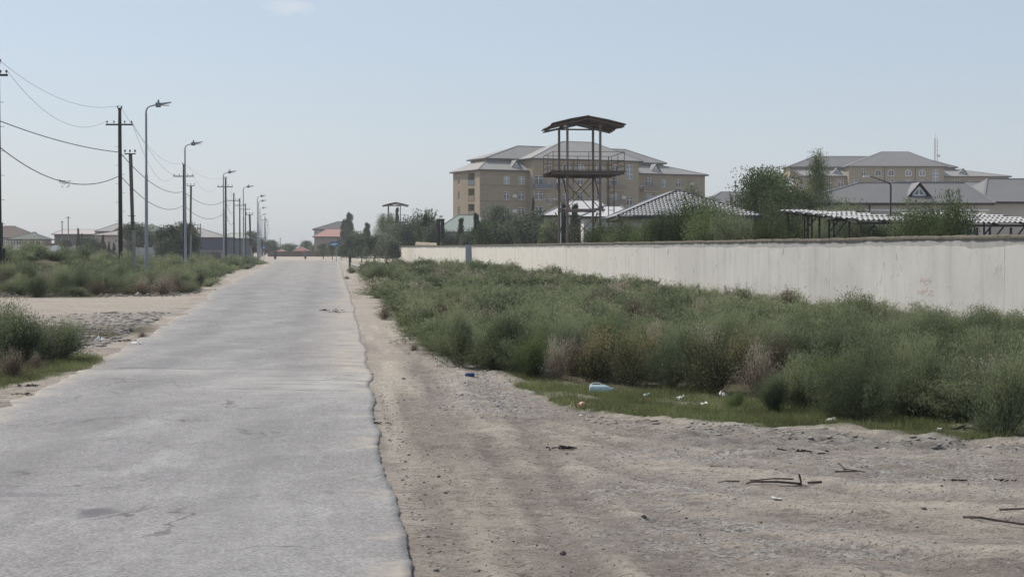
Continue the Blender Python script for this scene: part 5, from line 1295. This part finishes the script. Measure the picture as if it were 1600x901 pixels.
wood_pole(374.5, 309.5, 321, 367, 383, 282, 'fifth dark utility pole close to the fourth street lamp', steps=False)
wood_pole(383.5, 317.5, 327, 376, 391, 314, 'sixth dark utility pole right of the fourth street lamp', steps=False)
wood_pole(414, 338, 344, 409, 419, 440, 'far dark pole standing among the last street lamps', steps=False)
def conc_pole(xt, xb_, ytop, ybot, d, aw, label):
    p = at(xt, ytop, d); b = at(xb_, ybot, d); k = d / F
    rt = empty('concrete_pole', (b.x, d, 0), 0, label, 'pole', 'short pale poles on the left'); dx = p.x - b.x
    H = p.z
    MB().bar((0, 0, -.3), (dx * .48, 0, H * .48), .17, .16).build('footing_post', M_conc, rt)
    MB().bar((dx * .42, -.16, H * .42), (dx, -.16, H), .17, .15).build('pole', mat('grey_wood', (.14, .115, .10), .9, .25, 5), rt)
    MB().box(dx - aw / 2, dx + aw / 2, -.3, -.24, H - .06, H).build('crossarm', M_wood, rt)
    for z in (.42, .47, .52): MB().box(dx * z - aw * .35, dx * z + aw * .35, -.32, -.26, H * z, H * z + .03).build('band', M_wood, rt)
    for s_ in (-.45, 0, .45): ins_bm(MB(), dx + s_ * aw, H).build('insulator', M_ins, rt).location.y = -.27
    return rt
conc_pole(205, 211, 240, 442, 86, .62, 'leaning pole on a pale concrete footing just left of the nearest lamp')
conc_pole(299, 297.5, 290, 419, 156, .8, 'short brown pole on a concrete footing right of the second lamp')
conc_pole(390.5, 393, 335, 418, 160, .7, 'pale wooden pole left of the close far pair of lamps')
def far_pole(x, yt, d, label, arm=0):
    p = at(x, yt, d); q = MB().tube([(0, 0, 0), (0, 0, p.z)], .1, 6)
    if arm: q.box(-arm, arm, -.05, .05, p.z - .3, p.z - .2)
    o = q.build('far_pole', mat('far_pole_wood', (.16, .15, .15), .9)); o.location = (p.x, d, 0); tag(o, label, 'pole')
far_pole(106.5, 338, 320, 'thin distant pole rising above the grey-brown building', .5); far_pole(97, 345, 325, 'fainter thin pole left of the one above the grey-brown building', .3)
far_pole(313, 349, 300, 'thin bare post before the blue-grey shed'); far_pole(438, 372, 500, 'tiny far pole right of the last lamps', .3); far_pole(423, 374, 480, 'tiny far pole by the tree at the road end')
M_wire = mat('wire', (.03, .03, .03), .6)
def wire(a, b, sag, r, label, grp='overhead wires along the left side of the road'):
    a = Vector(a); b = Vector(b); pts = []
    for i in range(25):
        t = i / 24; p = a.lerp(b, t); p.z -= sag * 4 * t * (1 - t); pts.append(p)
    o = MB().tube([p - a for p in pts], r, 5).build('overhead_wire', M_wire); o.location = a
    tag(o, label, 'wire', grp)
keys = [-4, 187, 287, 352, 365, 374, 384]
for i in range(len(keys) - 1):
    A, B = POLES[keys[i]], POLES[keys[i + 1]]; sp_ = B[1] - A[1]; sg = .9 if i == 0 else .55 + sp_ * .012
    names = ['top wire', 'left crossarm wire', 'right crossarm wire'] if i < 2 else ['thin wire'] * 3
    pos = ['between the left edge and the tall crossarm pole', 'between the tall crossarm pole and the pole behind the second lamp'][i] if i < 2 else ''
    gen = 'thin sagging wire strung between the distant dark poles left of the road'
    wire((A[0], A[1], A[2]), (B[0], B[1], B[2]), sg, .009, ('faint top wire ' + pos) if pos else gen)
    wire((A[0] + A[5] * .9, A[1] - .12, A[3] + .25), (B[0] + B[4] * .9, B[1] - .12, B[3] + .25), sg * 1.5, .009, ['faint wire from the left edge to the arm of the tall crossarm pole', 'faint wire from the tall crossarm pole to the left arm of the second lamp pole'][i] if pos else gen)
    if i == 1: wire((A[0] + A[5] * .9, A[1] - .12, A[3] + .25), (B[0] + B[5] * .9, B[1] - .12, B[3] + .25), sg * 1.2, .009, 'faint wire from the right arm tip of the tall pole to the second lamp pole')
    if i < 4:
        zA = at(0, 238, 100).z; zB = at(0, 274, 100).z
        up = (zA if i else at(0, 188, 76).z); lo_ = (zB if i else at(0, 228, 76).z)
        wire((A[0], A[1], up - (0 if i == 0 else 0)), (B[0], B[1], zA), .25 if i == 0 else 1.0, .025, ('thick black cable ' + pos) if pos else 'thick sagging cable between the distant dark poles left of the road')
        wire((A[0], A[1], lo_), (B[0], B[1], zB), 1.15 if i == 0 else 1.2, .025, ('lower thick cable ' + pos) if pos else 'lower sagging cable between the distant dark poles left of the road')
# tangle hanging on the lowest cable
nest = at(102, 285, 88); q = MB(); rr = random.Random(3)
for k in range(16):
    a = Vector((rr.uniform(-.25, .25), rr.uniform(-.1, .1), rr.uniform(-.22, .1))); q.bar(a, a + Vector((rr.uniform(-.22, .22), 0, rr.uniform(-.15, .12))), .03)
o = q.build('wire_tangle', M_wire); o.location = nest; tag(o, 'small dark tangle hanging on the lower thick cable', 'tangle')

# ------------------------------------------------------------------ far houses, left
M_brownr = mat('brown_roof', (.115, .085, .075), .8, .08); M_greenr = mat('dark_green_roof', (.12, .14, .115), .8, .08)
def house(x0, x1, d, yeave, yridge, wm, rm, label, il=None, ir=None, dep=9, wins=(), name='house', yaw=0, ov=.5, wx=1.1, wh=1.4, ywin=None):
    p = at(x0, 388, d); W_ = (x1 - x0) * d / F; ze = at(0, yeave, d).z; zr = at(0, yridge, d + dep / 2).z
    rt = empty(name, (p.x, d, 0), yaw, label, 'house' if name == 'house' else 'building')
    q = MB(); k = d / F
    ops = []
    for wxp in wins:
        u = (wxp - x0) * k; zc = at(0, ywin or (yeave + 9), d).z; ops.append((u - wx / 2, u + wx / 2, zc - wh / 2, zc + wh / 2))
    walls_open(q, lambda u, v, z: (u, v, z), 0, W_, 0, ze, ops)
    q.add([(0, 0, 0), (0, dep, 0), (0, dep, ze), (0, 0, ze), (W_, 0, 0), (W_, dep, 0), (W_, dep, ze), (W_, 0, ze)], [(0, 3, 2, 1), (4, 5, 6, 7), (1, 2, 6, 5)])
    q.build('wall', wm, rt)
    for a, b, c, d_ in ops: window(rt, (a + b) / 2, .18, c, wx, wh)
    hip(rt, 0, W_, 0, dep, ze, zr, dep / 2 if il is None else il, dep / 2 if ir is None else ir, rm, ov)
    return rt
M_pink = mat('pinkish_render', (.40, .33, .30), .9, .08); M_tan = mat('tan_render', (.42, .37, .31), .9, .08); M_gb = mat('grey_brown_render', (.17, .155, .14), .9, .12, 1)
house(-30, 48, 352, 371, 353, M_tan, M_brownr, 'two-storey cream house with brown roof at the far left', 4, 5, wins=(8, 22, 30, 36), ywin=378)
house(14, 66, 344, 373.5, 362.5, M_tan, M_greenr, 'green-roofed front wing of the cream house at the far left', 5, 3.2, dep=7, wins=(20, 29, 37, 50, 59), ywin=378)
house(85, 145, 360, 365.5, 358.5, M_gb, mat('faded_pink_roof', (.42, .37, .355), .7, .05), 'long grey-brown building with pale flat-pitched roof', .4, .4, dep=12, wins=(), name='long_building')
house(148, 205, 340, 367, 355.5, M_pink, M_pale if False else mat('light_brown_roof', (.34, .31, .285), .7, .06), 'pinkish house with light brown hipped roof behind the tall pole', 8, 4, wins=(183,), ywin=375)
house(152, 206, 356, 361, 347, M_pink, M_roof, 'grey upper roof peak behind the pinkish house', 4.3, 3.7, dep=9)
house(206, 262, 380, 362, 350, M_tan, M_greenr, 'green-roofed house behind the dark tree by the nearest lamp', 4, 5)
house(299, 349, 300, 370.5, 356.5, mat('blue_grey_wall', (.075, .085, .12), .8, .08), M_roof, 'blue-grey shed with light hipped roof right of the olive-like trees', .5, 5.2, dep=10, name='shed')
house(350, 381, 320, 372, 364.5, mat('teal_wall', (.10, .14, .155), .8, .08), mat('pale_green_roof', (.33, .37, .31), .7, .06), 'teal walled shed with pale green roof behind the far poles', .5, .5, dep=8, name='shed')
# low long walls and bits
def lowwall(x0, x1, d, yt, m, label, dep=.3, name='low_wall', cat='wall'):
    p = at(x0, 388, d); W_ = (x1 - x0) * d / F
    o = MB().box(0, W_, 0, dep, -.2, at(0, yt, d).z).build(name, m); o.location = (p.x, d, 0); return tag(o, label, cat)
lowwall(-20, 140, 300, 385.5, mat('dull_white_wall', (.42, .41, .39), .9, .15), 'long dull white low wall at the far left')
lowwall(62, 84, 345, 380, mat('red_brown_wall', (.16, .1, .085), .9), 'low red-brown building between the cream house and the grey-brown one', 6, 'low_building', 'building')
lowwall(200, 350, 275, 391, mat('grey_yard_wall', (.2, .195, .19), .9, .2), 'grey yard wall behind the olive-like trees')
lowwall(418, 505, 372, 392.5, mat('brown_end_wall', (.13, .095, .08), .9, .12, .6), 'brown wall closing the view at the road end')
lowwall(280, 345, 240, 393.5, mat('dark_yard_wall', (.13, .12, .12), .9, .2), 'dark broken low wall below the blue-grey shed')
for i in range(13):
    p = at(213 + i * 2.3, 388, 232); o = MB().box(-.09, .09, -.03, .03, 0, at(0, 386 + (i % 3) * .4, 232).z).build('picket', mat('white_picket', (.5, .48, .45), .8)); o.location = (p.x, 232, 0)
    if i == 0: fence = empty('picket_fence', (p.x, 232, 0), 0, 'short pale picket fence beneath the dark tree right of the nearest lamp', 'fence')
    o.parent = fence; o.location = (p.x - fence.location.x, 0, 0)
MB().box(-.1, 2.85, .031, .06, 1.0, 1.1).build('rail', MATS['white_picket'], fence)
# small pavilion roofs at the road end
for x0, x1, ye, yr, lb in ((458, 481, 392, 385, 'larger red pyramid roof behind the brown end wall'), (431, 445, 393.5, 389, 'smaller red pyramid roof at the left of the brown end wall')):
    house(x0, x1, 385, ye, yr, M_gb, mat('red_tile_roof', (.30, .13, .11), .8, .1), lb, (x1 - x0) * .08, (x1 - x0) * .08, dep=5, name='kiosk', ov=.2)
lowwall(58, 120, 310, 384, mat('pale_sand_wall', (.46, .42, .35), .9), 'cream low parapet behind the scrub at the left')
# red-roofed house on the right of the road end
house(491, 540, 400, 358, 346, mat('house_grey', (.30, .26, .235), .9, .1), mat('slate_roof', (.10, .095, .105), .8, .08), 'grey-roofed upper part of the house at the road end', 5.5, 1, dep=10, wins=(497,), ywin=364)
house(492.5, 560, 392, 369.5, 357.5, MATS['house_grey'], mat('salmon_roof', (.42, .24, .21), .8, .08), 'salmon red roof of the front wing of the house at the road end', 2.5, 4, dep=7, wins=(), ov=.6)
# white van by the low wall, far left
rt = px_root('white_van', 11, 292, 0, 'white van parked before the long low wall at the far left', 'van')
MB().add([(0, 0, .4), (4.6, 0, .4), (4.6, 0, 1.0), (4.0, 0, 1.15), (3.5, 0, 1.9), (.05, 0, 1.95), (0, 1.8, .4), (4.6, 1.8, .4), (4.6, 1.8, 1.0), (4.0, 1.8, 1.15), (3.5, 1.8, 1.9), (.05, 1.8, 1.95)],
         [(0, 1, 2, 3, 4, 5), (11, 10, 9, 8, 7, 6), (0, 6, 7, 1), (1, 7, 8, 2), (2, 8, 9, 3), (3, 9, 10, 4), (4, 10, 11, 5), (5, 11, 6, 0)]).build('body', mat('white_paint', (.75, .76, .8), .3), rt)
for x in (.9, 3.7): q = MB(); q.tube([(x, -.02, .36), (x, .2, .36)], .36, 12).build('wheel', mat('tyre', (.02, .02, .02), .8), rt)
MB().box(.5, 3.3, -.012, -.004, 1.25, 1.7).build('window', M_glass, rt)
d_ = at(88, 383, 280); q = MB().lathe([(0, 0), (.5, .08), (.9, .3), (.9, .33), (0, .05)], 16); o = q.build('satellite_dish', M_white, None, True); o.location = (d_.x, 280, 1.6); o.rotation_euler = (1.2, 0, .2); tag(o, 'round white dish above the low wall before the grey-brown building', 'dish')

# ------------------------------------------------------------------ roadside bits on the right
rt = empty('tube_fence', (at(546, 400, 165).x, 165, 0), 0, 'dark tube fence frame before the olive trees', 'fence')
xe = at(621, 400, 165).x - rt.location.x
MB().tube([(0, 0, 0), (0, 0, 1.1)], .09, 8).build('post', M_dark, rt); MB().tube([(xe, 0, 0), (xe, 0, at(0, 379, 165).z)], .08, 8).build('post', M_dark, rt)
MB().tube([(0, 0, 1.0), (xe, 0, 1.0)], .045, 6).build('rail', M_dark, rt); MB().tube([(xe * .5, 0, 0), (xe * .5, 0, 1.0)], .04, 6).build('post', M_dark, rt)
pb = on_ground(547, 420); o = MB().tube([(0, 0, -.1), (0, 0, 1.35)], .07, 8).build('roadside_post', M_dark); o.location = (pb.x, pb.y, 0); tag(o, 'dark thick post alone in a low bush at the road edge', 'post')
M_blue = mat('sign_blue', (.04, .12, .32), .5, .03)
sg = empty('blue_sign', (at(525.5, 388, 232).x, 232, 0), 0, 'blue road sign with white lines on a pole right of the road end', 'sign')
z1 = at(0, 381.5, 232).z; MB().tube([(0, 0, 0), (0, 0, z1 + .4)], .05, 8).build('pole', M_galv, sg)
MB().box(-.85, .35, -.09, -.06, z1 - .25, z1 + .4).build('board', M_blue, sg); MB().box(-.7, .2, -.095, -.0905, z1 + .03, z1 + .12).box(-.7, .0, -.095, -.0905, z1 - .14, z1 - .07).build('lettering', M_white, sg)
sg = empty('arrow_sign', (at(412.5, 388, 250).x, 250, 0), 0, 'small blue sign with white arrow beside the far lamps', 'sign')
z1 = at(0, 385.5, 250).z; MB().tube([(0, 0, 0), (0, 0, z1 + .2)], .04, 6).build('pole', M_galv, sg)
MB().add([(-.35, -.06, z1 - .3), (.35, -.06, z1 - .3), (.0, -.06, z1 + .35), (-.35, -.09, z1 - .3), (.35, -.09, z1 - .3), (0, -.09, z1 + .35)], [(0, 2, 1), (3, 4, 5), (0, 1, 4, 3), (1, 2, 5, 4), (2, 0, 3, 5)]).build('board', M_blue, sg)
MB().add([(-.12, -.095, z1 - .2), (.12, -.095, z1 - .2), (0, -.095, z1 + .12)], [(0, 1, 2)]).build('arrow', M_white, sg)
# pavement strip with kerb leading to the olives
c0 = [on_ground(*p) for p in ((533, 409), (545, 413), (562, 417), (572, 421))]; q = MB()
for a, b in zip(c0[:-1], c0[1:]): q.bar(a + Vector((0, 0, .04)), b + Vector((0, 0, .04)), .2, .22)
tag(q.build('kerb', mat('kerb_concrete', (.42, .41, .38), .9, .1)), None, None, None, 'structure')

# ------------------------------------------------------------------ two riders far down the road
def person_on_bike(x, yfoot, d, label_p, label_b, shirt, rz):
    p = at(x, yfoot, d); bx, by = p.x, d
    bk = empty('motorcycle', (bx, by, 0), rz, label_b, 'motorcycle')
    for yy in (-.65, .65):
        q = MB(); q.tube([(.05 * 0, yy, .3), (0, yy, .3)], .01); q = MB()
        for k in range(14):
            a0, a1 = 2 * math.pi * k / 14, 2 * math.pi * (k + 1) / 14
            q.bar((0, yy + .27 * math.cos(a0), .3 + .27 * math.sin(a0)), (0, yy + .27 * math.cos(a1), .3 + .27 * math.sin(a1)), .09, .07)
        q.build('wheel', MATS['tyre'], bk)
        MB().bar((0, yy, .3), (0, yy * .75, .75), .08).build('fork', M_dark, bk)
    MB().tube([(0, -.5, .7), (0, 0, .72), (0, .35, .85)], [.1, .13, .1]).tube([(0, -.1, .35), (0, .25, .4)], .16).build('body', mat('bike_red', (.06, .03, .03), .4), bk)
    MB().tube([(-.33, -.3, 1.05), (-.1, -.48, 1.0), (.1, -.48, 1.0), (.33, -.3, 1.05)], .02).build('handlebar', M_dark, bk)
    # rider: one continuous skinned surface
    J = {'pel': (0, .25, .85, .15), 'spi': (0, .2, 1.1, .14), 'che': (0, .1, 1.32, .16), 'nec': (0, .06, 1.47, .06), 'hea': (0, .04, 1.58, .095), 'top': (0, .04, 1.7, .085)}
    for s_, n_ in ((-1, 'l'), (1, 'r')):
        J['sh' + n_] = (s_ * .2, .1, 1.38, .06); J['el' + n_] = (s_ * .3, -.08, 1.16, .045); J['wr' + n_] = (s_ * .3, -.3, 1.08, .032); J['ha' + n_] = (s_ * .3, -.36, 1.06, .04)
        J['hi' + n_] = (s_ * .12, .22, .82, .1); J['kn' + n_] = (s_ * .2, -.2, .72, .07); J['an' + n_] = (s_ * .19, .02, .34, .045); J['fo' + n_] = (s_ * .2, -.12, .28, .045)
    E = [('pel', 'spi'), ('spi', 'che'), ('che', 'nec'), ('nec', 'hea'), ('hea', 'top')]
    for n_ in 'lr': E += [('che', 'sh' + n_), ('sh' + n_, 'el' + n_), ('el' + n_, 'wr' + n_), ('wr' + n_, 'ha' + n_), ('pel', 'hi' + n_), ('hi' + n_, 'kn' + n_), ('kn' + n_, 'an' + n_), ('an' + n_, 'fo' + n_)]
    ks = list(J); me = bpy.data.meshes.new('person'); me.from_pydata([J[k][:3] for k in ks], [(ks.index(a), ks.index(b)) for a, b in E], [])
    o = link('person', me); sk_ = o.modifiers.new('skin', 'SKIN'); o.modifiers.new('sub', 'SUBSURF').levels = 1
    for i, k in enumerate(ks): me.skin_vertices[0].data[i].radius = (J[k][3],) * 2; me.skin_vertices[0].data[i].use_root = (k == 'pel')
    dg = bpy.context.evaluated_depsgraph_get(); dg.update(); nm = bpy.data.meshes.new_from_object(o.evaluated_get(dg)); o.modifiers.clear(); o.data = nm
    nm.materials.clear(); nm.materials.append(shirt)
    o.location = (bx, by, 0); o.rotation_euler = (0, 0, rz); tag(o, label_p, 'person')
    hq = MB().lathe([(0, 1.72), (.09, 1.69), (.11, 1.62), (.1, 1.57)][::-1], 10, (0, .05, 0)).build('hair', M_dark, o, True)
person_on_bike(430, 405, 280, 'person in dark clothes riding at the left end of the far road', 'small dark motorcycle at the left end of the far road', mat('dark_clothes', (.07, .07, .085), .9), 0)
person_on_bike(477, 405, 275, 'person in a paler shirt riding towards the camera at the far road end', 'small dark motorcycle before the brown end wall, right one', mat('pale_clothes', (.22, .23, .27), .9), .1)

# ------------------------------------------------------------------ litter and sticks
def clearmat(name, col, a=.6):
    m = bpy.data.materials.new(name); t, n, l = nodes(m); b = n['Principled BSDF']; b.inputs['Base Color'].default_value = (*col, 1)
    b.inputs['Roughness'].default_value = .25; b.inputs['Transmission Weight'].default_value = a; b.inputs['IOR'].default_value = 1.2
    return m
p = on_ground(938, 614); k = p.y / F; gzz = float(zfull(p.x, p.y))
jug = empty('plastic_jug', (p.x - 17 * k, p.y, gzz + .02), math.radians(-8), 'clear pale blue plastic jug lying on the grass verge before the bushes', 'jug')
q = MB(); prof = [(.0, .0), (.045, .0), (.058, .012)] + [(.058 + .003 * ((i % 2) * 2 - 1), .012 + .018 * i) for i in range(1, 11)] + [(.056, .205), (.04, .25), (.02, .275), (.018, .295)]
n_ = 16
vs = []
for r_, x_ in prof:
    for j in range(n_):
        a = 2 * math.pi * j / n_; c_, s_ = math.cos(a), math.sin(a); e = .72; sq = (abs(c_) ** 3 + abs(s_) ** 3) ** (-1 / 3)
        vs.append((x_ * 1.06, r_ * c_ * sq * 1.1, r_ * s_ * sq + .062))
fs = [(i * n_ + j, i * n_ + (j + 1) % n_, (i + 1) * n_ + (j + 1) % n_, (i + 1) * n_ + j) for i in range(len(prof) - 1) for j in range(n_)]
q.add(vs, fs).build('body', clearmat('clear_blue_plastic', (.62, .76, .80), .35), jug, True)
MB().tube([(.312, 0, .062), (.338, 0, .062)], .022, 12).build('cap', mat('teal_cap', (.15, .35, .38), .4), jug)
MB().tube([(.0, 0, .12), (.06, 0, .145), (.14, 0, .145), (.19, 0, .118)], .007, 6).build('handle', mat('jug_handle', (.6, .66, .68), .4), jug)
p = on_ground(909, 634); cup = empty('orange_cup', (p.x, p.y, float(zfull(p.x, p.y)) + .03), math.radians(60), 'orange and white plastic bottle piece lying at the front of the grass', 'cup')
cup.rotation_euler = (0, math.radians(72), math.radians(-55))
MB().lathe([(.0, -.06), (.036, -.06), (.042, -.03), (.04, -.01)], 14).build('base', mat('red_plastic', (.42, .06, .04), .4), cup, True)
MB().lathe([(.04, -.01), (.046, .0), (.044, .025), (.038, .05), (.03, .06), (0, .06)], 14).build('body', mat('peach_plastic', (.62, .36, .22), .4), cup, True)
MB().lathe([(.0465, .006), (.047, .012), (.0455, .02)], 14).build('band', M_white, cup, True)
p = on_ground(734, 586); o = MB().lathe([(0, -.075), (.024, -.075), (.032, -.06), (.033, -.02), (.029, .0), (.033, .03), (.032, .06), (.024, .075), (0, .072)], 14).build('blue_can', mat('blue_can_paint', (.03, .06, .19), .3, .4, 40), None, True)
o.location = (p.x, p.y, float(zfull(p.x, p.y)) + .03); o.rotation_euler = (0, math.pi / 2, .3); tag(o, 'dented dark blue can lying below the dark bush left of the verge', 'can')
def scrap(x, y, s, label, seed, m=None, name='litter', zo=.02, flat=.35):
    p = on_ground(x, y); rr = np.random.default_rng(seed); n_ = 7; V = []
    for i in range(n_):
        for j in range(n_):
            V.append(((i / (n_ - 1) - .5) * s * 2 + rr.normal(0, s * .12), (j / (n_ - 1) - .5) * s + rr.normal(0, s * .12), abs(rr.normal(0, s * flat))))
    fs = [(i * n_ + j, (i + 1) * n_ + j, (i + 1) * n_ + j + 1, i * n_ + j + 1) for i in range(n_ - 1) for j in range(n_ - 1)]
    o = MB().add(V, fs).build(name, m or mat('white_litter', (.66, .66, .64), .6, .1, 20), None, True)
    o.location = (p.x, p.y, max(float(zfull(p.x, p.y)), gz(p.x, p.y)) + zo); o.rotation_euler = (rr.normal(0, .2), rr.normal(0, .2), rr.uniform(-.5, .5)); return tag(o, label, 'litter')
scrap(38, 555, .07, 'crumpled white bag on the grass at the left edge', 1, zo=.05)
scrap(157, 535, .09, 'small white scrap on the dirt left of the road', 2, zo=.03, flat=.6)
scrap(214, 538, .10, 'pale flat scrap at the left road edge', 3, zo=.02, flat=.2)
scrap(593, 448, .12, 'tiny white scrap at the road edge below the bushes', 4, zo=.05)
scrap(1064, 629, .055, 'torn white scrap on the verge right of the jug', 5, zo=.05)
scrap(1100, 637, .045, 'small pale scrap on the verge before the lone shrub', 6, zo=.05)
scrap(1129, 628, .045, 'white scrap beside the dark low plant on the verge', 7, zo=.06, flat=.7)
scrap(1010, 622, .04, 'bluish scrap on the verge close to the jug', 8, mat('blue_litter', (.3, .38, .4), .6), zo=.04)
scrap(1415, 645, .07, 'torn white bag caught under the tall pale bush', 9, zo=.12, flat=.9)
scrap(1403, 641, .04, 'smaller torn white piece left of the bag under the bush', 10, zo=.1, flat=.9)
scrap(1500, 655, .04, 'glassy scrap on the grass right of the torn bag', 11, mat('blue_litter', (.3, .38, .4), .6), zo=.06)
scrap(1468, 669, .035, 'bright white scrap on the dirt below the big bushes', 12, zo=.02)
scrap(1555, 671, .04, 'white scrap at the foot of the right edge bush', 13, zo=.03)
scrap(1590, 682, .04, 'flat white scrap on the dirt at the right edge', 14, zo=.02, flat=.15)
scrap(908, 652, .025, 'tiny white scrap on the ruts before the orange piece', 15, zo=.02)
scrap(1213, 779, .04, 'pale flat scrap on the dirt below the long sticks', 16, zo=.005, flat=.1)
M_muck = mat('dark_debris', (.035, .028, .024), .95, .3, 20, .4)
def muck(x, y, s, label, seed, w_=1.0):
    p = on_ground(x, y); rr = random.Random(seed); q = MB()
    for k in range(14):
        a = Vector((rr.uniform(-1, 1) * s, rr.uniform(-.35, .35) * s * w_, rr.uniform(.0, .15) * s)); b = a + Vector((rr.uniform(-.5, .5) * s, rr.uniform(-.2, .2) * s, rr.uniform(-.05, .08) * s)); q.bar(a, b, .035 * s + .006, .03 * s + .006)
    o = q.build('debris', M_muck); o.location = (p.x, p.y, max(float(zfull(p.x, p.y)), .04 if float(xl(p.y)) < p.x < float(xr(p.y)) else -1) + .01); tag(o, label, 'debris')
muck(42, 604, .16, 'upper dark clump of debris on the left shoulder', 1); muck(48, 605, .1, 'dark twig bit beside the upper debris clump on the left shoulder', 2)
muck(34, 618, .13, 'lower dark clump of debris on the left shoulder', 3); muck(50, 588, .1, 'small dark debris at the edge of the left grass', 4)
muck(516, 488, .3, 'dark debris lying on the road far ahead', 5, .4); muck(524, 491, .22, 'second dark debris lying on the road just before the other', 6, .3)
muck(198, 534, .25, 'dark strip of debris at the left road edge', 7, .4); muck(594, 662, .09, 'dark bit on the right asphalt edge', 8)
muck(875, 698, .18, 'dark crumbs in the ruts of the dirt lot left of centre', 9, .6); muck(1490, 750, .09, 'short dark piece of wood on the dirt at the right', 10, .4); muck(1572, 752, .08, 'dark piece of wood on the dirt near the right edge', 11, .3)
muck(1262, 708, .22, 'spread of dark twigs in the middle of the dirt lot', 12, .8); muck(1530, 673, .3, 'dark mulch under the right edge bushes', 13, .6)
M_stick = mat('stick', (.055, .045, .038), .9, .3, 15)
def stick(pts, r, label):
    P_ = [on_ground(x, y) for x, y in pts]; a = P_[0]; q = MB()
    q.tube([(v.x - a.x, v.y - a.y, float(zfull(v.x, v.y)) + r * .8 + (.02 if 0 < i < len(P_) - 1 else 0)) for i, v in enumerate(P_)], [r * (1 - .5 * i / len(P_)) for i in range(len(P_))], 6)
    o = q.build('stick', M_stick); o.location = (a.x, a.y, 0); tag(o, label, 'stick'); return o
o = stick([(1252, 757), (1215, 759), (1180, 758), (1166, 756)], .011, 'thick long stick lying on the middle of the dirt lot')
q = MB(); q.tube([(0, 0, .02), (-.02, .0, .09)], .009, 6); b_ = q.build('twig', M_stick, o); b_.location = (0, 0, float(zfull(on_ground(1252, 757).x, on_ground(1252, 757).y)))
stick([(1240, 750), (1210, 751), (1172, 749)], .008, 'thin stick lying behind the thick long one')
stick([(1155, 753), (1135, 755), (1122, 751)], .006, 'thin short stick left of the long pair')
stick([(1284, 757), (1262, 756)], .01, 'short stub of stick right of the long pair')
stick([(1506, 810), (1530, 818), (1558, 820), (1600, 825), (1625, 826)], .011, 'long dark curved stick running out at the right edge')
stick([(1562, 803), (1600, 807), (1625, 808)], .009, 'dark stick above the long curved one at the right edge')
stick([(1310, 722), (1320, 732), (1352, 735)], .007, 'thin bent twig on the lot right of the dark twigs')
stick([(1110, 727), (1130, 728)], .006, 'tiny straight twig on the middle of the lot')
stick([(1305, 733), (1340, 735)], .008, 'thin straight twig crossing the bent one')

# ------------------------------------------------------------------ the air itself
hz = MB().box(-420, 420, -25, 1150, -1.6, 62).build('haze', mat('tmp', (1, 1, 1)))
m = bpy.data.materials.new('haze_air'); m.use_nodes = True; t, n, l = nodes(m); n.remove(n['Principled BSDF'])
pv = n.new('ShaderNodeVolumePrincipled'); pv.inputs['Density'].default_value = .0003; pv.inputs['Color'].default_value = (.93, .965, 1, 1); pv.inputs['Anisotropy'].default_value = .0
l.new(pv.outputs[0], n['Material Output'].inputs['Volume']); hz.data.materials.clear(); hz.data.materials.append(m)
tag(hz, 'thin summer haze over the whole place', 'haze', None, 'stuff')
